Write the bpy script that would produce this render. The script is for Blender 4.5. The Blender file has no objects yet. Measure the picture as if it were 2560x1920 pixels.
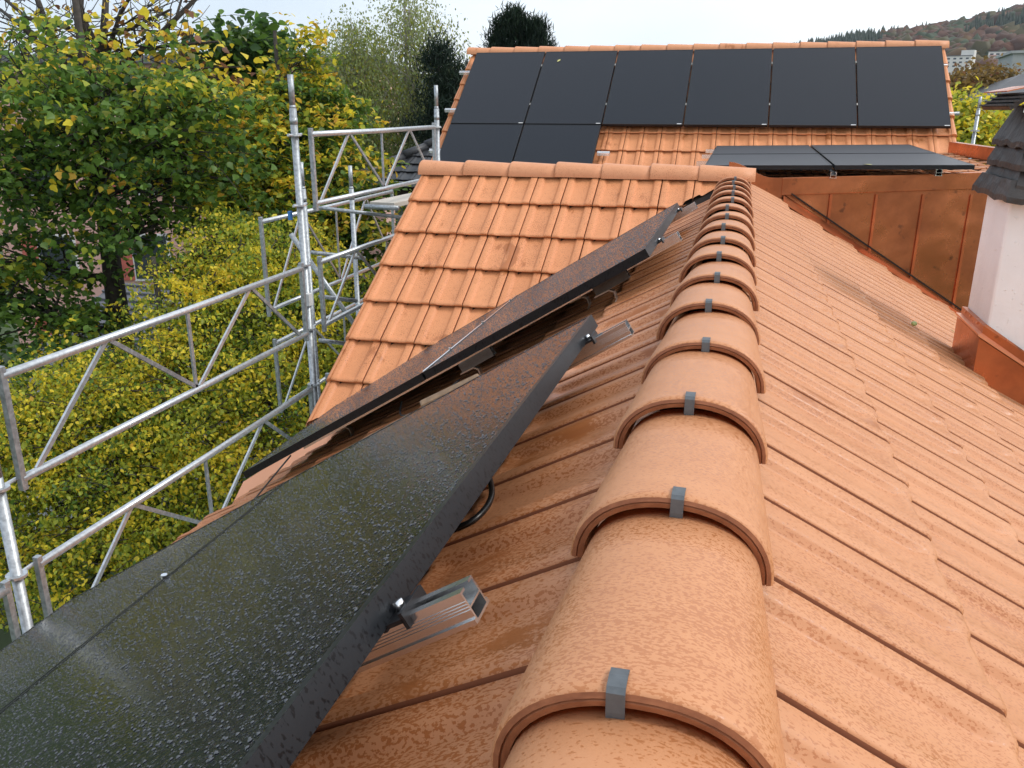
import bpy, bmesh, math, random
import numpy as np
from mathutils import Vector, Matrix, noise
R = math.radians
random.seed(7); rng = np.random.default_rng(7)
scene = bpy.context.scene
col = scene.collection

# ------------------------------------------------------------------ camera
cam_d = bpy.data.cameras.new('camera'); cam = bpy.data.objects.new('camera', cam_d); col.objects.link(cam)
YAW, PITCH, ROLL, FPX = R(14.842), R(18.163), R(0.116), 2097.5
F = Vector((-math.sin(YAW)*math.cos(PITCH), math.cos(YAW)*math.cos(PITCH), -math.sin(PITCH)))
r0 = Vector((math.cos(YAW), math.sin(YAW), 0)); u0 = r0.cross(F)
RT = math.cos(ROLL)*r0+math.sin(ROLL)*u0; UP = -math.sin(ROLL)*r0+math.cos(ROLL)*u0
cam.matrix_world = Matrix(((RT.x, UP.x, -F.x, 0), (RT.y, UP.y, -F.y, 0), (RT.z, UP.z, -F.z, 0), (0, 0, 0, 1)))
cam_d.sensor_width = 36; cam_d.lens = FPX/2560*36; cam_d.clip_start = .02; cam_d.clip_end = 20000
scene.camera = cam
scene.view_settings.view_transform = 'Standard'; scene.view_settings.look = 'None'
scene.view_settings.exposure = 0.0; scene.view_settings.gamma = 1
scene.cycles.volume_bounces = 0; scene.cycles.max_bounces = 6; scene.cycles.transparent_max_bounces = 8
scene.cycles.caustics_reflective = False; scene.cycles.caustics_refractive = False

# ------------------------------------------------------------------ overcast sky
SUN_EL, SUN_ROT = R(48), R(78)
world = bpy.data.worlds.new('World'); scene.world = world; world.use_nodes = True
nt = world.node_tree; nt.nodes.clear()
def N(nt, typ, **kw):
    n = nt.nodes.new(typ)
    for k, v in kw.items():
        if k.startswith('i_'):
            key = k[2:]; key = int(key) if key.isdigit() else key.replace('_', ' ')
            n.inputs[key].default_value = v
        else: setattr(n, k, v)
    return n
def LK(nt, a, b): nt.links.new(a, b)
out = N(nt, 'ShaderNodeOutputWorld'); bg1 = N(nt, 'ShaderNodeBackground'); bg2 = N(nt, 'ShaderNodeBackground'); add = N(nt, 'ShaderNodeAddShader')
sky = N(nt, 'ShaderNodeTexSky', sky_type='NISHITA', sun_disc=False, sun_elevation=SUN_EL, sun_rotation=SUN_ROT)
LK(nt, sky.outputs[0], bg1.inputs[0]); bg1.inputs[1].default_value = .05
tc = N(nt, 'ShaderNodeTexCoord'); mp = N(nt, 'ShaderNodeMapping'); mp.inputs['Scale'].default_value = (1.2, 1.2, 3.5)
LK(nt, tc.outputs['Generated'], mp.inputs[0])
cn = N(nt, 'ShaderNodeTexNoise', i_Scale=2.2, i_Detail=5.0, i_Roughness=.5); LK(nt, mp.outputs[0], cn.inputs[0])
sx = N(nt, 'ShaderNodeSeparateXYZ'); LK(nt, tc.outputs['Generated'], sx.inputs[0])
m1 = N(nt, 'ShaderNodeMath', operation='MULTIPLY_ADD'); LK(nt, sx.outputs[0], m1.inputs[0]); m1.inputs[1].default_value = 1.1; m1.inputs[2].default_value = .30
m2 = N(nt, 'ShaderNodeMath', operation='MULTIPLY_ADD'); LK(nt, cn.outputs[0], m2.inputs[0]); m2.inputs[1].default_value = .85; LK(nt, m1.outputs[0], m2.inputs[2])
cr = N(nt, 'ShaderNodeValToRGB'); cr.color_ramp.elements[0].position = .15; cr.color_ramp.elements[0].color = (.60, .67, .76, 1)
cr.color_ramp.elements[1].position = .85; cr.color_ramp.elements[1].color = (1.02, 1.03, 1.04, 1)
LK(nt, m2.outputs[0], cr.inputs[0]); LK(nt, cr.outputs[0], bg2.inputs[0]); bg2.inputs[1].default_value = 1.08
LK(nt, bg1.outputs[0], add.inputs[0]); LK(nt, bg2.outputs[0], add.inputs[1]); LK(nt, add.outputs[0], out.inputs[0])
sd = bpy.data.lights.new('sun', 'SUN'); sd.energy = 1.5; sd.angle = R(12); sd.color = (1, .96, .9)
sun = bpy.data.objects.new('sun', sd); col.objects.link(sun)
sdir = Vector((math.sin(SUN_ROT)*math.cos(SUN_EL), math.cos(SUN_ROT)*math.cos(SUN_EL), math.sin(SUN_EL)))
sun.rotation_euler = (-sdir).to_track_quat('-Z', 'Y').to_euler()

# ------------------------------------------------------------------ helpers
V = Vector
def sight(px, py, y):
    """point at world depth y on the line of sight of a photo pixel (2212 px wide)"""
    k = 2560/2212
    d = F+(px*k-1280)/FPX*RT-(py*k-960)/FPX*UP
    return d*(y/d.y)
def link(o, parent=None):
    col.objects.link(o)
    if parent is not None: o.parent = parent
    return o
def tag(o, label=None, cat=None, group=None, kind=None):
    if label: o['label'] = label
    if cat: o['category'] = cat
    if group: o['group'] = group
    if kind: o['kind'] = kind
    return o
def empty(name, loc=(0, 0, 0), rz=0):
    o = bpy.data.objects.new(name, None); o.location = loc; o.rotation_euler = (0, 0, rz); return link(o)
def mesh_obj(name, verts, faces, mat, parent=None, smooth=False, attrs=None, world=True):
    """verts are world coordinates; children of an Empty at L get them minus L"""
    me = bpy.data.meshes.new(name)
    off = V((0, 0, 0))
    if parent is not None and world:
        q = parent
        while q is not None: off = off+q.location; q = q.parent
    me.from_pydata([(v[0]-off.x, v[1]-off.y, v[2]-off.z) for v in verts], [], faces)
    if smooth: me.polygons.foreach_set('use_smooth', [True]*len(me.polygons))
    if mat: me.materials.append(mat)
    me.update()
    if attrs:
        for k_, arr in attrs.items():
            a = me.attributes.new(k_, 'FLOAT', 'FACE'); a.data.foreach_set('value', arr)
    return link(bpy.data.objects.new(name, me), parent)
class MB:
    def __init__(s): s.v = []; s.f = []
    def box(s, c, size, ax=None):
        c = V(c); ax = ax or (V((1, 0, 0)), V((0, 1, 0)), V((0, 0, 1)))
        a, b, d = [ax[i]*(size[i]/2) for i in range(3)]
        n = len(s.v)
        for i in (-1, 1):
            for j in (-1, 1):
                for k_ in (-1, 1): s.v.append(c+a*i+b*j+d*k_)
        fs = [(0, 1, 3, 2), (4, 6, 7, 5), (0, 4, 5, 1), (2, 3, 7, 6), (0, 2, 6, 4), (1, 5, 7, 3)]
        s.f += [tuple(n+t for t in f) for f in fs]; return s
    def bar(s, p, q, w, h=None, up=(0, 0, 1)):
        p, q = V(p), V(q); h = h or w; d = (q-p); L = d.length; d = d.normalized()
        side = d.cross(V(up))
        if side.length < 1e-4: side = d.cross(V((1, 0, 0)))
        side.normalize(); u = side.cross(d)
        return s.box((p+q)/2, (L, w, h), (d, side, u))
    def tube(s, pts, r, n=10, caps=True, r2=None):
        pts = [V(p) for p in pts]; k_ = len(s.v); m = len(pts)
        t = (pts[1]-pts[0]).normalized(); a = t.cross(V((0, 0, 1)))
        if a.length < .1: a = t.cross(V((1, 0, 0)))
        a.normalize()
        for i, p in enumerate(pts):
            if i == 0: t = pts[1]-pts[0]
            elif i == m-1: t = pts[-1]-pts[-2]
            else: t = pts[i+1]-pts[i-1]
            t.normalize(); a = (a-t*a.dot(t)).normalized(); b = t.cross(a)
            rr = r if r2 is None else r+(r2-r)*i/(m-1)
            for j in range(n):
                w = 2*math.pi*j/n; s.v.append(p+a*(math.cos(w)*rr)+b*(math.sin(w)*rr))
        for i in range(m-1):
            for j in range(n):
                s.f.append((k_+i*n+j, k_+i*n+(j+1) % n, k_+(i+1)*n+(j+1) % n, k_+(i+1)*n+j))
        if caps:
            s.f.append(tuple(k_+j for j in range(n))[::-1]); s.f.append(tuple(k_+(m-1)*n+j for j in range(n)))
        return s
    def quad(s, *p):
        n = len(s.v); s.v += [V(x) for x in p]; s.f.append(tuple(range(n, n+len(p)))); return s
    def build(s, name, mat, parent=None, smooth=False, bevel=0):
        o = mesh_obj(name, s.v, s.f, mat, parent, smooth)
        if bevel:
            m = o.modifiers.new('bevel', 'BEVEL'); m.width = bevel; m.segments = 2; m.limit_method = 'ANGLE'
        return o

# ------------------------------------------------------------------ materials
def new_mat(name):
    m = bpy.data.materials.new(name); m.use_nodes = True
    b = m.node_tree.nodes['Principled BSDF']; return m, m.node_tree, b
def ramp(nt, src, p0, c0, p1, c1):
    c = N(nt, 'ShaderNodeValToRGB'); e = c.color_ramp.elements
    e[0].position = p0; e[1].position = p1
    e[0].color = c0 if len(c0) == 4 else (*c0, 1); e[1].color = c1 if len(c1) == 4 else (*c1, 1)
    LK(nt, src, c.inputs[0]); return c.outputs[0]
RAND = [False]
def noise_n(nt, scale, detail=3, vec=None, rough=.5, mscale=None, rot=None):
    t = N(nt, 'ShaderNodeTexCoord'); n = N(nt, 'ShaderNodeTexNoise', i_Scale=scale, i_Detail=float(detail), i_Roughness=rough)
    src = t.outputs['Object']
    if RAND[0]:
        oi = N(nt, 'ShaderNodeObjectInfo'); va = N(nt, 'ShaderNodeVectorMath', operation='ADD'); vs_ = N(nt, 'ShaderNodeVectorMath', operation='SCALE')
        vs_.inputs[0].default_value = (3, 5, 7); LK(nt, oi.outputs['Random'], vs_.inputs['Scale']); LK(nt, src, va.inputs[0]); LK(nt, vs_.outputs[0], va.inputs[1]); src = va.outputs[0]
    if mscale:
        m = N(nt, 'ShaderNodeMapping'); m.inputs['Scale'].default_value = mscale
        if rot: m.inputs['Rotation'].default_value = rot
        LK(nt, src, m.inputs[0]); src = m.outputs[0]
    LK(nt, src, n.inputs[0]); return n.outputs[0]
def math_n(nt, op, a, b, c=None, clamp=False):
    m = N(nt, 'ShaderNodeMath', operation=op, use_clamp=clamp)
    for i, x in enumerate((a, b, c)):
        if x is None: continue
        if isinstance(x, (int, float)): m.inputs[i].default_value = x
        else: LK(nt, x, m.inputs[i])
    return m.outputs[0]
def mixc(nt, f, a, b, typ='MIX'):
    m = N(nt, 'ShaderNodeMix', data_type='RGBA', blend_type=typ)
    for i, x in ((0, f), (6, a), (7, b)):
        if isinstance(x, (int, float)): m.inputs[i].default_value = x
        elif isinstance(x, tuple): m.inputs[i].default_value = (*x, 1) if len(x) == 3 else x
        else: LK(nt, x, m.inputs[i])
    return m.outputs[2]
def bump(nt, h, strength, dist, b):
    n = N(nt, 'ShaderNodeBump', i_Strength=strength, i_Distance=dist); LK(nt, h, n.inputs['Height']); LK(nt, n.outputs[0], b.inputs['Normal']); return n

def tile_material(name, stretch, wet_lo=.0, amount=1.0, fscale=270, dryc=(.645, .305, .148), band=False, pl=0.0, fk=.85):
    """fired clay, pale when dry, with darker rain-wet flecks and wet patches"""
    m, nt, b = new_mat(name)
    at = N(nt, 'ShaderNodeAttribute', attribute_name='rnd')
    big = noise_n(nt, 3.2, 3); mid = noise_n(nt, 13, 3, mscale=stretch)
    fine = noise_n(nt, fscale, 2.0, mscale=stretch, rough=.5)
    dens = math_n(nt, 'MULTIPLY_ADD', big, .30*amount, math_n(nt, 'MULTIPLY', mid, .20))
    wetv = math_n(nt, 'ADD', fine, dens)
    wet = ramp(nt, wetv, .80-wet_lo, (0, 0, 0), .85-wet_lo, (1, 1, 1))
    pool = ramp(nt, math_n(nt, 'ADD', math_n(nt, 'MULTIPLY', mid, .6), math_n(nt, 'ADD', math_n(nt, 'MULTIPLY', big, .5), math_n(nt, 'MULTIPLY', fine, .10))), .705+pl-wet_lo*.4, (0, 0, 0), .74+pl-wet_lo*.4, (1, 1, 1))
    wetall = math_n(nt, 'MAXIMUM', wet, pool)
    if band:    # water held just in front of the next lip
        t_ = N(nt, 'ShaderNodeTexCoord'); sp_ = N(nt, 'ShaderNodeSeparateXYZ'); LK(nt, t_.outputs['Object'], sp_.inputs[0])
        e1 = math_n(nt, 'ADD', math_n(nt, 'MULTIPLY_ADD', mid, .09, sp_.outputs[1]), math_n(nt, 'MULTIPLY', fine, .02))
        e2 = math_n(nt, 'ADD', math_n(nt, 'MULTIPLY', sp_.outputs[2], 1.6), -.105)
        wetall = math_n(nt, 'MAXIMUM', wetall, ramp(nt, math_n(nt, 'ADD', e1, e2), (.462), (0,)*3, .475, (.9,)*3))
        oi = N(nt, 'ShaderNodeObjectInfo')
    dry = mixc(nt, at.outputs['Fac'], dryc, tuple(x*y for x, y in zip(dryc, (.93, .90, .87))))
    dry = mixc(nt, ramp(nt, noise_n(nt, 22, 5, rough=.65), .35, (0, 0, 0), .75, (.45,)*3), dry, tuple(x*y for x, y in zip(dryc, (.80, .72, .66))))
    wetc = mixc(nt, at.outputs['Fac'], (.43, .145, .042), (.38, .12, .035))
    c = mixc(nt, math_n(nt, 'MULTIPLY', wetall, fk), dry, wetc)
    LK(nt, c, b.inputs['Base Color'])
    LK(nt, ramp(nt, wetall, 0, (.52,)*3, 1, (.33,)*3), b.inputs['Roughness'])
    b.inputs['Specular IOR Level'].default_value = .4
    bump(nt, math_n(nt, 'ADD', noise_n(nt, 300, 2), math_n(nt, 'MULTIPLY', wetall, .2)), .16, .001, b)
    return m
M = {}
M['tile'] = tile_material('clay_roof_tile', (.55, 1, .55), .008, 1.0, 320, pl=.03, fk=.66)
M['tile_gable'] = tile_material('clay_gable_tile', (1, .4, .4), -.04, dryc=(.76, .32, .14))
M['tile_left'] = tile_material('clay_wet_tile', (.55, 1, .55), .04, dryc=(.62, .285, .14))
RAND[0] = True; M['tile_cap'] = tile_material('clay_ridge_tile', (.55, 1, .55), .012, 1.0, 330, (.64, .298, .142), True, .06, .62); RAND[0] = False
RAND[0] = True; M['tile_dryc'] = tile_material('clay_cross_ridge_tile', (1, .5, .5), -.06, 1.0, 270, (.72, .33, .165)); RAND[0] = False
m, nt, b = new_mat('clay_raw_edge'); LK(nt, ramp(nt, noise_n(nt, 60, 4, mscale=(1, 6, 1)), .3, (.25, .085, .035), .75, (.40, .15, .065)), b.inputs['Base Color']); b.inputs['Roughness'].default_value = .6; M['tile_edge'] = m
m, nt, b = new_mat('clay_shade_joint'); b.inputs['Base Color'].default_value = (.26, .09, .04, 1); b.inputs['Roughness'].default_value = .8; M['tile_joint'] = m  # clay darkened to paint the gap's shade onto joint walls and lip undersides

m, nt, b = new_mat('copper_sheet')
n1 = noise_n(nt, 2.3, 5, rough=.6); n2 = noise_n(nt, 11, 4)
c = mixc(nt, ramp(nt, n1, .42, (0,)*3, .66, (1,)*3), (.62, .205, .085), (.36, .12, .05))
c = mixc(nt, ramp(nt, n2, .64, (0,)*3, .72, (.6,)*3), c, (.10, .05, .035))
LK(nt, c, b.inputs['Base Color']); b.inputs['Metallic'].default_value = .8
LK(nt, ramp(nt, n1, .3, (.20,)*3, .7, (.42,)*3), b.inputs['Roughness']); bump(nt, noise_n(nt, 2.2, 2), .35, .05, b); M['copper'] = m
m, nt, b = new_mat('bright_copper'); b.inputs['Base Color'].default_value = (.85, .42, .25, 1); b.inputs['Metallic'].default_value = .9; b.inputs['Roughness'].default_value = .35; M['copper_new'] = m

def metal(name, c, rough, metallic=.8, mott=.15, scale=30):
    m, nt, b = new_mat(name)
    LK(nt, ramp(nt, noise_n(nt, scale, 4), .3, tuple(x*(1-mott) for x in c), .7, tuple(min(1, x*(1+mott)) for x in c)), b.inputs['Base Color'])
    b.inputs['Metallic'].default_value = metallic; b.inputs['Roughness'].default_value = rough; return m
M['alu'] = metal('mill_aluminium', (.88, .88, .88), .2, .95, .06)
M['galv'] = metal('galvanised_steel', (.40, .43, .45), .42, .55, .3, 45)
M['galv_bright'] = metal('galvanised_bright', (.58, .61, .63), .35, .65, .18, 45)
M['clip'] = metal('zinc_clip', (.13, .145, .155), .5, .4, .2, 60)
M['steel'] = metal('stainless_steel', (.45, .42, .38), .3, .9, .1)
M['dull'] = metal('dull_rail', (.10, .09, .08), .45, .6, .2)
M['blackclamp'] = metal('black_clamp', (.02, .02, .022), .35, .3, .2)

# solar glass: near-black cells under wet glass, with drops
def glass_mat(name, drops, dscale):
    m, nt, b = new_mat(name)
    t = N(nt, 'ShaderNodeTexCoord'); uvs = t.outputs['UV']
    br = N(nt, 'ShaderNodeSeparateXYZ'); LK(nt, uvs, br.inputs[0])
    # fine conductor lines along the module and a faint grid of cells
    ln = math_n(nt, 'FRACT', math_n(nt, 'MULTIPLY', br.outputs[1], 90.0), 0)
    ln = math_n(nt, 'LESS_THAN', ln, .12)
    gx = math_n(nt, 'LESS_THAN', math_n(nt, 'FRACT', math_n(nt, 'MULTIPLY', br.outputs[0], 10.0), 0), .02)
    base = mixc(nt, math_n(nt, 'MAXIMUM', ln, gx), (.004, .008, .015) if not drops else (.006, .007, .008), (.010, .014, .020) if not drops else (.012, .013, .015))
    oi = N(nt, 'ShaderNodeObjectInfo'); base = mixc(nt, math_n(nt, 'MULTIPLY', oi.outputs['Random'], .5), base, (.012, .015, .022))
    LK(nt, base, b.inputs['Base Color'])
    vo = N(nt, 'ShaderNodeTexVoronoi', i_Scale=dscale); vo.inputs['Randomness'].default_value = 1.0
    nz = noise_n(nt, dscale*.35, 3)
    mpv = N(nt, 'ShaderNodeTexCoord'); LK(nt, mpv.outputs['Object'], vo.inputs[0])
    cs_ = N(nt, 'ShaderNodeSeparateColor'); LK(nt, vo.outputs['Color'], cs_.inputs[0])
    hd = ramp(nt, math_n(nt, 'ADD', vo.outputs['Distance'], math_n(nt, 'MULTIPLY', nz, .25)), .34, (1,)*3, .56, (0,)*3)
    b.inputs['Roughness'].default_value = .10
    b.inputs['Specular IOR Level'].default_value = .5
    if drops:
        b.inputs['Specular IOR Level'].default_value = .30
        LK(nt, ramp(nt, noise_n(nt, 2.5, 3), .3, (.07,)*3, .7, (.16,)*3), b.inputs['Roughness'])
        big_ = ramp(nt, cs_.outputs[0], .80, (.12,)*3, .86, (1,)*3)
        bump(nt, math_n(nt, 'ADD', math_n(nt, 'MULTIPLY', hd, big_), math_n(nt, 'MULTIPLY', noise_n(nt, dscale*1.1, 2), .12)), drops, .003, b)
    else:
        b.inputs['Roughness'].default_value = .12; b.inputs['Specular IOR Level'].default_value = .36
        bump(nt, noise_n(nt, 60, 2), .1, .001, b)
    return m
M['glass_near'] = glass_mat('wet_solar_glass', 1.0, 120)
M['glass_far'] = glass_mat('solar_glass', 0, 60)
M['glass_flat'] = glass_mat('flat_solar_glass', 0, 60); M['glass_flat'].node_tree.nodes['Principled BSDF'].inputs['Roughness'].default_value = .42; M['glass_flat'].node_tree.nodes['Principled BSDF'].inputs['Specular IOR Level'].default_value = .6
m, nt, b = new_mat('black_frame')
fr = ramp(nt, noise_n(nt, 190, 2, mscale=(1, 1, .4)), .58, (.016, .018, .021), .62, (.003, .003, .004))
LK(nt, fr, b.inputs['Base Color']); b.inputs['Roughness'].default_value = .33; b.inputs['Specular IOR Level'].default_value = .28; M['frame'] = m
m, nt, b = new_mat('black_rubber'); b.inputs['Base Color'].default_value = (.01, .01, .01, 1); b.inputs['Roughness'].default_value = .35; M['cable'] = m
m, nt, b = new_mat('dark_underlay'); b.inputs['Base Color'].default_value = (.03, .02, .016, 1); b.inputs['Roughness'].default_value = .9; M['under'] = m
m, nt, b = new_mat('white_render')
LK(nt, ramp(nt, noise_n(nt, 5, 5), .3, (.86, .85, .85), .7, (.93, .93, .93)), b.inputs['Base Color']); b.inputs['Roughness'].default_value = .7
h = math_n(nt, 'ADD', noise_n(nt, 7, 4, rough=.6), math_n(nt, 'MULTIPLY', ramp(nt, noise_n(nt, 45, 2), .66, (0,)*3, .72, (1,)*3), .5)); bump(nt, h, .5, .012, b); M['render'] = m
m, nt, b = new_mat('weathered_slate')
c = mixc(nt, ramp(nt, noise_n(nt, 9, 6, rough=.65), .60, (0,)*3, .70, (.55,)*3), ramp(nt, noise_n(nt, 5, 4), .3, (.022, .020, .019), .7, (.06, .052, .047)), (.26, .23, .21))
LK(nt, c, b.inputs['Base Color']); b.inputs['Roughness'].default_value = .55; bump(nt, noise_n(nt, 14, 5), .8, .015, b); M['slate'] = m
def plain(name, c, rough=.7, var=.12, scale=8):
    m, nt, b = new_mat(name)
    LK(nt, ramp(nt, noise_n(nt, scale, 4), .3, tuple(x*(1-var) for x in c), .7, tuple(min(1, x*(1+var)) for x in c)), b.inputs['Base Color'])
    b.inputs['Roughness'].default_value = rough; return m
M['wood'] = plain('weathered_wood', (.24, .15, .085), .8, .25, 60)
M['paper'] = plain('paper_sticker', (.75, .75, .74), .6)
M['blue'] = plain('blue_plastic', (.05, .22, .55), .5)
M['yellow'] = plain('yellow_tape', (.75, .68, .08), .5)
M['bark'] = plain('tree_bark', (.045, .038, .031), .9, .4, 18)
M['bark_birch'] = plain('birch_bark', (.30, .28, .25), .8, .5, 6)
M['pink'] = plain('pink_plaster', (.66, .40, .34), .8, .06, 2)
M['green_wall'] = plain('pale_green_plaster', (.36, .42, .37), .8, .05, 2)
M['grey_wall'] = plain('grey_plaster', (.42, .43, .42), .8, .06, 1)
M['white_wall'] = plain('white_plaster', (.78, .76, .70), .8, .05, .5)
M['dark_tile'] = plain('dark_concrete_tile', (.035, .038, .042), .45, .3, 3)
M['grey_roof'] = plain('grey_sheet_roof', (.13, .135, .15), .5, .2, 2)
M['window'] = plain('window_glass', (.04, .05, .06), .1, .2, 3)
M['white_paint'] = plain('white_paint', (.75, .75, .74), .5, .05)
M['red_paint'] = plain('red_paint', (.48, .12, .09), .6, .1)
M['board'] = plain('pale_plywood', (.55, .50, .43), .7, .1, 12)
M['green_fruit'] = plain('green_fruit', (.35, .42, .16), .4, .1, 60)
M['ground'] = plain('grass_ground', (.05, .075, .025), 1, .4, .3)
def leaf_mat(name, trans=.35, rough=.45):
    m, nt, b = new_mat(name)
    a = N(nt, 'ShaderNodeAttribute', attribute_name='lc'); LK(nt, a.outputs['Color'], b.inputs['Base Color'])
    b.inputs['Roughness'].default_value = rough; b.inputs['Specular IOR Level'].default_value = .35
    tr = N(nt, 'ShaderNodeBsdfTranslucent'); LK(nt, a.outputs['Color'], tr.inputs[0]); mx = N(nt, 'ShaderNodeMixShader', i_Fac=trans)
    o = nt.nodes['Material Output']; LK(nt, b.outputs[0], mx.inputs[1]); LK(nt, tr.outputs[0], mx.inputs[2]); LK(nt, mx.outputs[0], o.inputs[0]); return m
M['leaf'] = leaf_mat('leaf', .48, .42); M['needle'] = leaf_mat('needle', .1, .7)

# ------------------------------------------------------------------ tiled slopes
TW = .2343
def smooth(a, b, x):
    t = max(0, min(1, (x-a)/(b-a))); return t*t*(3-2*t)
def tile_template(w, e, tilt, thick, step):
    us = [.0026, .0050, .010, .040, .048, .056, .064, .118, .166, .172, .179, .187, .2262, .2296, .2315]
    us = [u*w/.2343 for u in us]
    top = -.06
    vs = [top, 0, e*.35, e*.6, e*.8, e-.042, e-.026, e-.014, e-.006, e-.0015]
    def hh(u, v):
        f = smooth(us[3], us[6], u)*(1-smooth(us[8], us[11], u))
        fade = 1-.55*smooth(e-.05, e-.02, v)
        h = -.0180*f*fade+step*(1-smooth(.012, .20, u))+max(0, -step)*.0
        h += .0025*math.sin(math.pi*max(0, min(1, (u-us[6])/(us[8]-us[6]))))*fade   # the pan bows up slightly
        edge = max(0, 1-min(u-us[0], us[-1]-u)/.008); h -= .005*edge**2
        r = max(0, (v-(e-.014))/.0125); h -= .006*r*r
        return h+tilt*(v-top)/(e-top)
    vv = []; nu = len(us)
    for v in vs:
        for u in us: vv.append((u, v, hh(u, v)))
    # lip front and underside
    hb = tilt-thick
    for u in us: vv.append((u, e, max(hb+.004, hh(u, e-.0015)-.012)))
    for u in us: vv.append((u, e-.004, hb-.004*(1 if us[5] < u < us[9] else 0)))
    for u in us: vv.append((u, e-.05, hb-.004))
    nv = len(vs)+3; ff = []
    for j in range(nv-1):
        for i in range(nu-1):
            a = j*nu+i; ff.append((a, a+nu, a+nu+1, a+1))
    # side walls
    n = len(vv)
    for side in (0, nu-1):
        k0 = len(vv)
        for j in range(len(vs)):
            u, v, h = vv[j*nu+side]; vv.append((u, v, h-thick))
        for j in range(len(vs)-1):
            a = j*nu+side; q = (a, k0+j, k0+j+1, a+nu); ff.append(q if side == 0 else q[::-1])
    return np.array(vv), ff, 2*(len(vs)-1)
def tile_field(name, O, U, D, u0, ncols, w, s0, rows, e, parent, mat, tilt=.03, thick=.022, cuts=(), verge=0, skip=None, step=-.004):
    O, U, D = np.array(O, float), np.array(U, float), np.array(D, float); Nn = np.cross(U, D)
    if Nn[2] < 0: Nn = -Nn
    T, FF, nwall = tile_template(w, e, tilt, thick, step); nT = len(T)
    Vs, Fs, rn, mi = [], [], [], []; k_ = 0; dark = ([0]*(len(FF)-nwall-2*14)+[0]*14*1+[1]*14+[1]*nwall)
    for r in range(rows):
        for c in range(ncols):
            if skip and skip(r, c): continue
            jit = rng.normal(0, .0005, 2); rot = rng.normal(0, .0012)
            u = T[:, 0]+u0+c*w+jit[0]+rot*T[:, 1]; v = T[:, 1]+s0+(r-1)*e+jit[1]*1.5; h = T[:, 2]+abs(jit[0])*.8
            Vs.append(O+np.outer(u, U)+np.outer(v, D)+np.outer(h, Nn))
            Fs += [tuple(k_+i for i in f) for f in FF]; rn += [float(rng.random())]*len(FF); k_ += nT; mi += dark
        if verge:   # side flange of the verge tiles, a rounded cheek
            cs = 0 if verge < 0 else ncols; uu = u0+cs*w; k1 = k_; pts = []
            vl = [-.0, e*.5, e-.02, e-.004, e]
            for v in vl:
                for j, (du, dh) in enumerate([(.012, .001), (.0, -.0), (-.012, -.006), (-.019, -.02), (-.021, -.05), (-.021, -.095), (.0, -.095)]):
                    sg = verge
                    hv = tilt*(v+.06)/(e+.06)-(.012 if v == e else 0)
                    pts.append(O+U*(uu-du*sg*-1 if False else uu+(-du if verge > 0 else du))+D*(v+s0+(r-1)*e)+Nn*(hv+dh))
            Vs.append(np.array(pts)); nn = 7
            for j in range(len(vl)-1):
                for i in range(nn-1):
                    a = k_+j*nn+i; Fs.append((a, a+1, a+nn+1, a+nn))
            Fs.append(tuple(k_+(len(vl)-1)*nn+i for i in range(nn)))
            rn += [.4]*((len(vl)-1)*(nn-1)+1); mi += [0]*((len(vl)-1)*(nn-1)+1); k_ += len(pts)
    Vs = np.concatenate(Vs)
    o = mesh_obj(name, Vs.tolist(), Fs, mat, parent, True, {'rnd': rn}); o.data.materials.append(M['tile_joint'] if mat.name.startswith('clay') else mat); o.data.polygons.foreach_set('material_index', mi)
    if cuts:
        bm = bmesh.new(); bm.from_mesh(o.data)
        off = V((0, 0, 0))
        if parent is not None: off = parent.location
        for p_, n_ in cuts:
            bmesh.ops.bisect_plane(bm, geom=bm.verts[:]+bm.edges[:]+bm.faces[:], plane_co=V(p_)-off, plane_no=V(n_), clear_outer=True)
        bm.to_mesh(o.data); bm.free()
    return o

XR = -.0445          # the main ridge runs along y at this x
A_L, A_R = R(32.3), R(31.3)
DL = V((-math.cos(A_L), 0, -math.sin(A_L))); DR = V((math.cos(A_R), 0, -math.sin(A_R)))
A_C = R(33.0); YC, ZC = 6.45, -.43      # cross gable ridge
DC = V((0, -math.cos(A_C), -math.sin(A_C)))
CROOF = -.500

house = tag(empty('tiled_house', (0, 0, -9.5)), 'house under new orange clay tiles with the long capped ridge running straight ahead', 'house')
# valley in plan: from the ridge towards the lower left
VALD = V((-1, -.97, 0)).normalized(); VALN = V((-VALD.y, VALD.x, 0))   # normal
VALN = V((.97, -1, 0)).normalized()   # points to the camera/right side of the valley
V0 = V((XR-.05, 6.25, 0))
tile_field('roof_slope', (XR, 1.46-.2343*8, CROOF), (0, 1, 0), DL, 0, 29, .2335, .475, 9, .33, house, M['tile_left'], step=.006,
           cuts=[(V0+VALN*.06, -VALN)])
tile_field('roof_slope', (XR, 1.005-.2343*8, CROOF), (0, 1, 0), DR, 0, 38, .2343, .485, 9, .325, house, M['tile'], step=.0045,
           cuts=[((.3, 7.33, 0), V((-.25, 1, 0)).normalized())])
gO = (-2.41, YC, ZC)
tile_field('gable_roof_slope', gO, (1, 0, 0), DC, 0, 11, .2325, .447, 7, .356, house, M['tile_gable'], verge=-1,
           cuts=[((0, YC-.0055, 0), V((.897, -1, 0)).normalized())])
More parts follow.
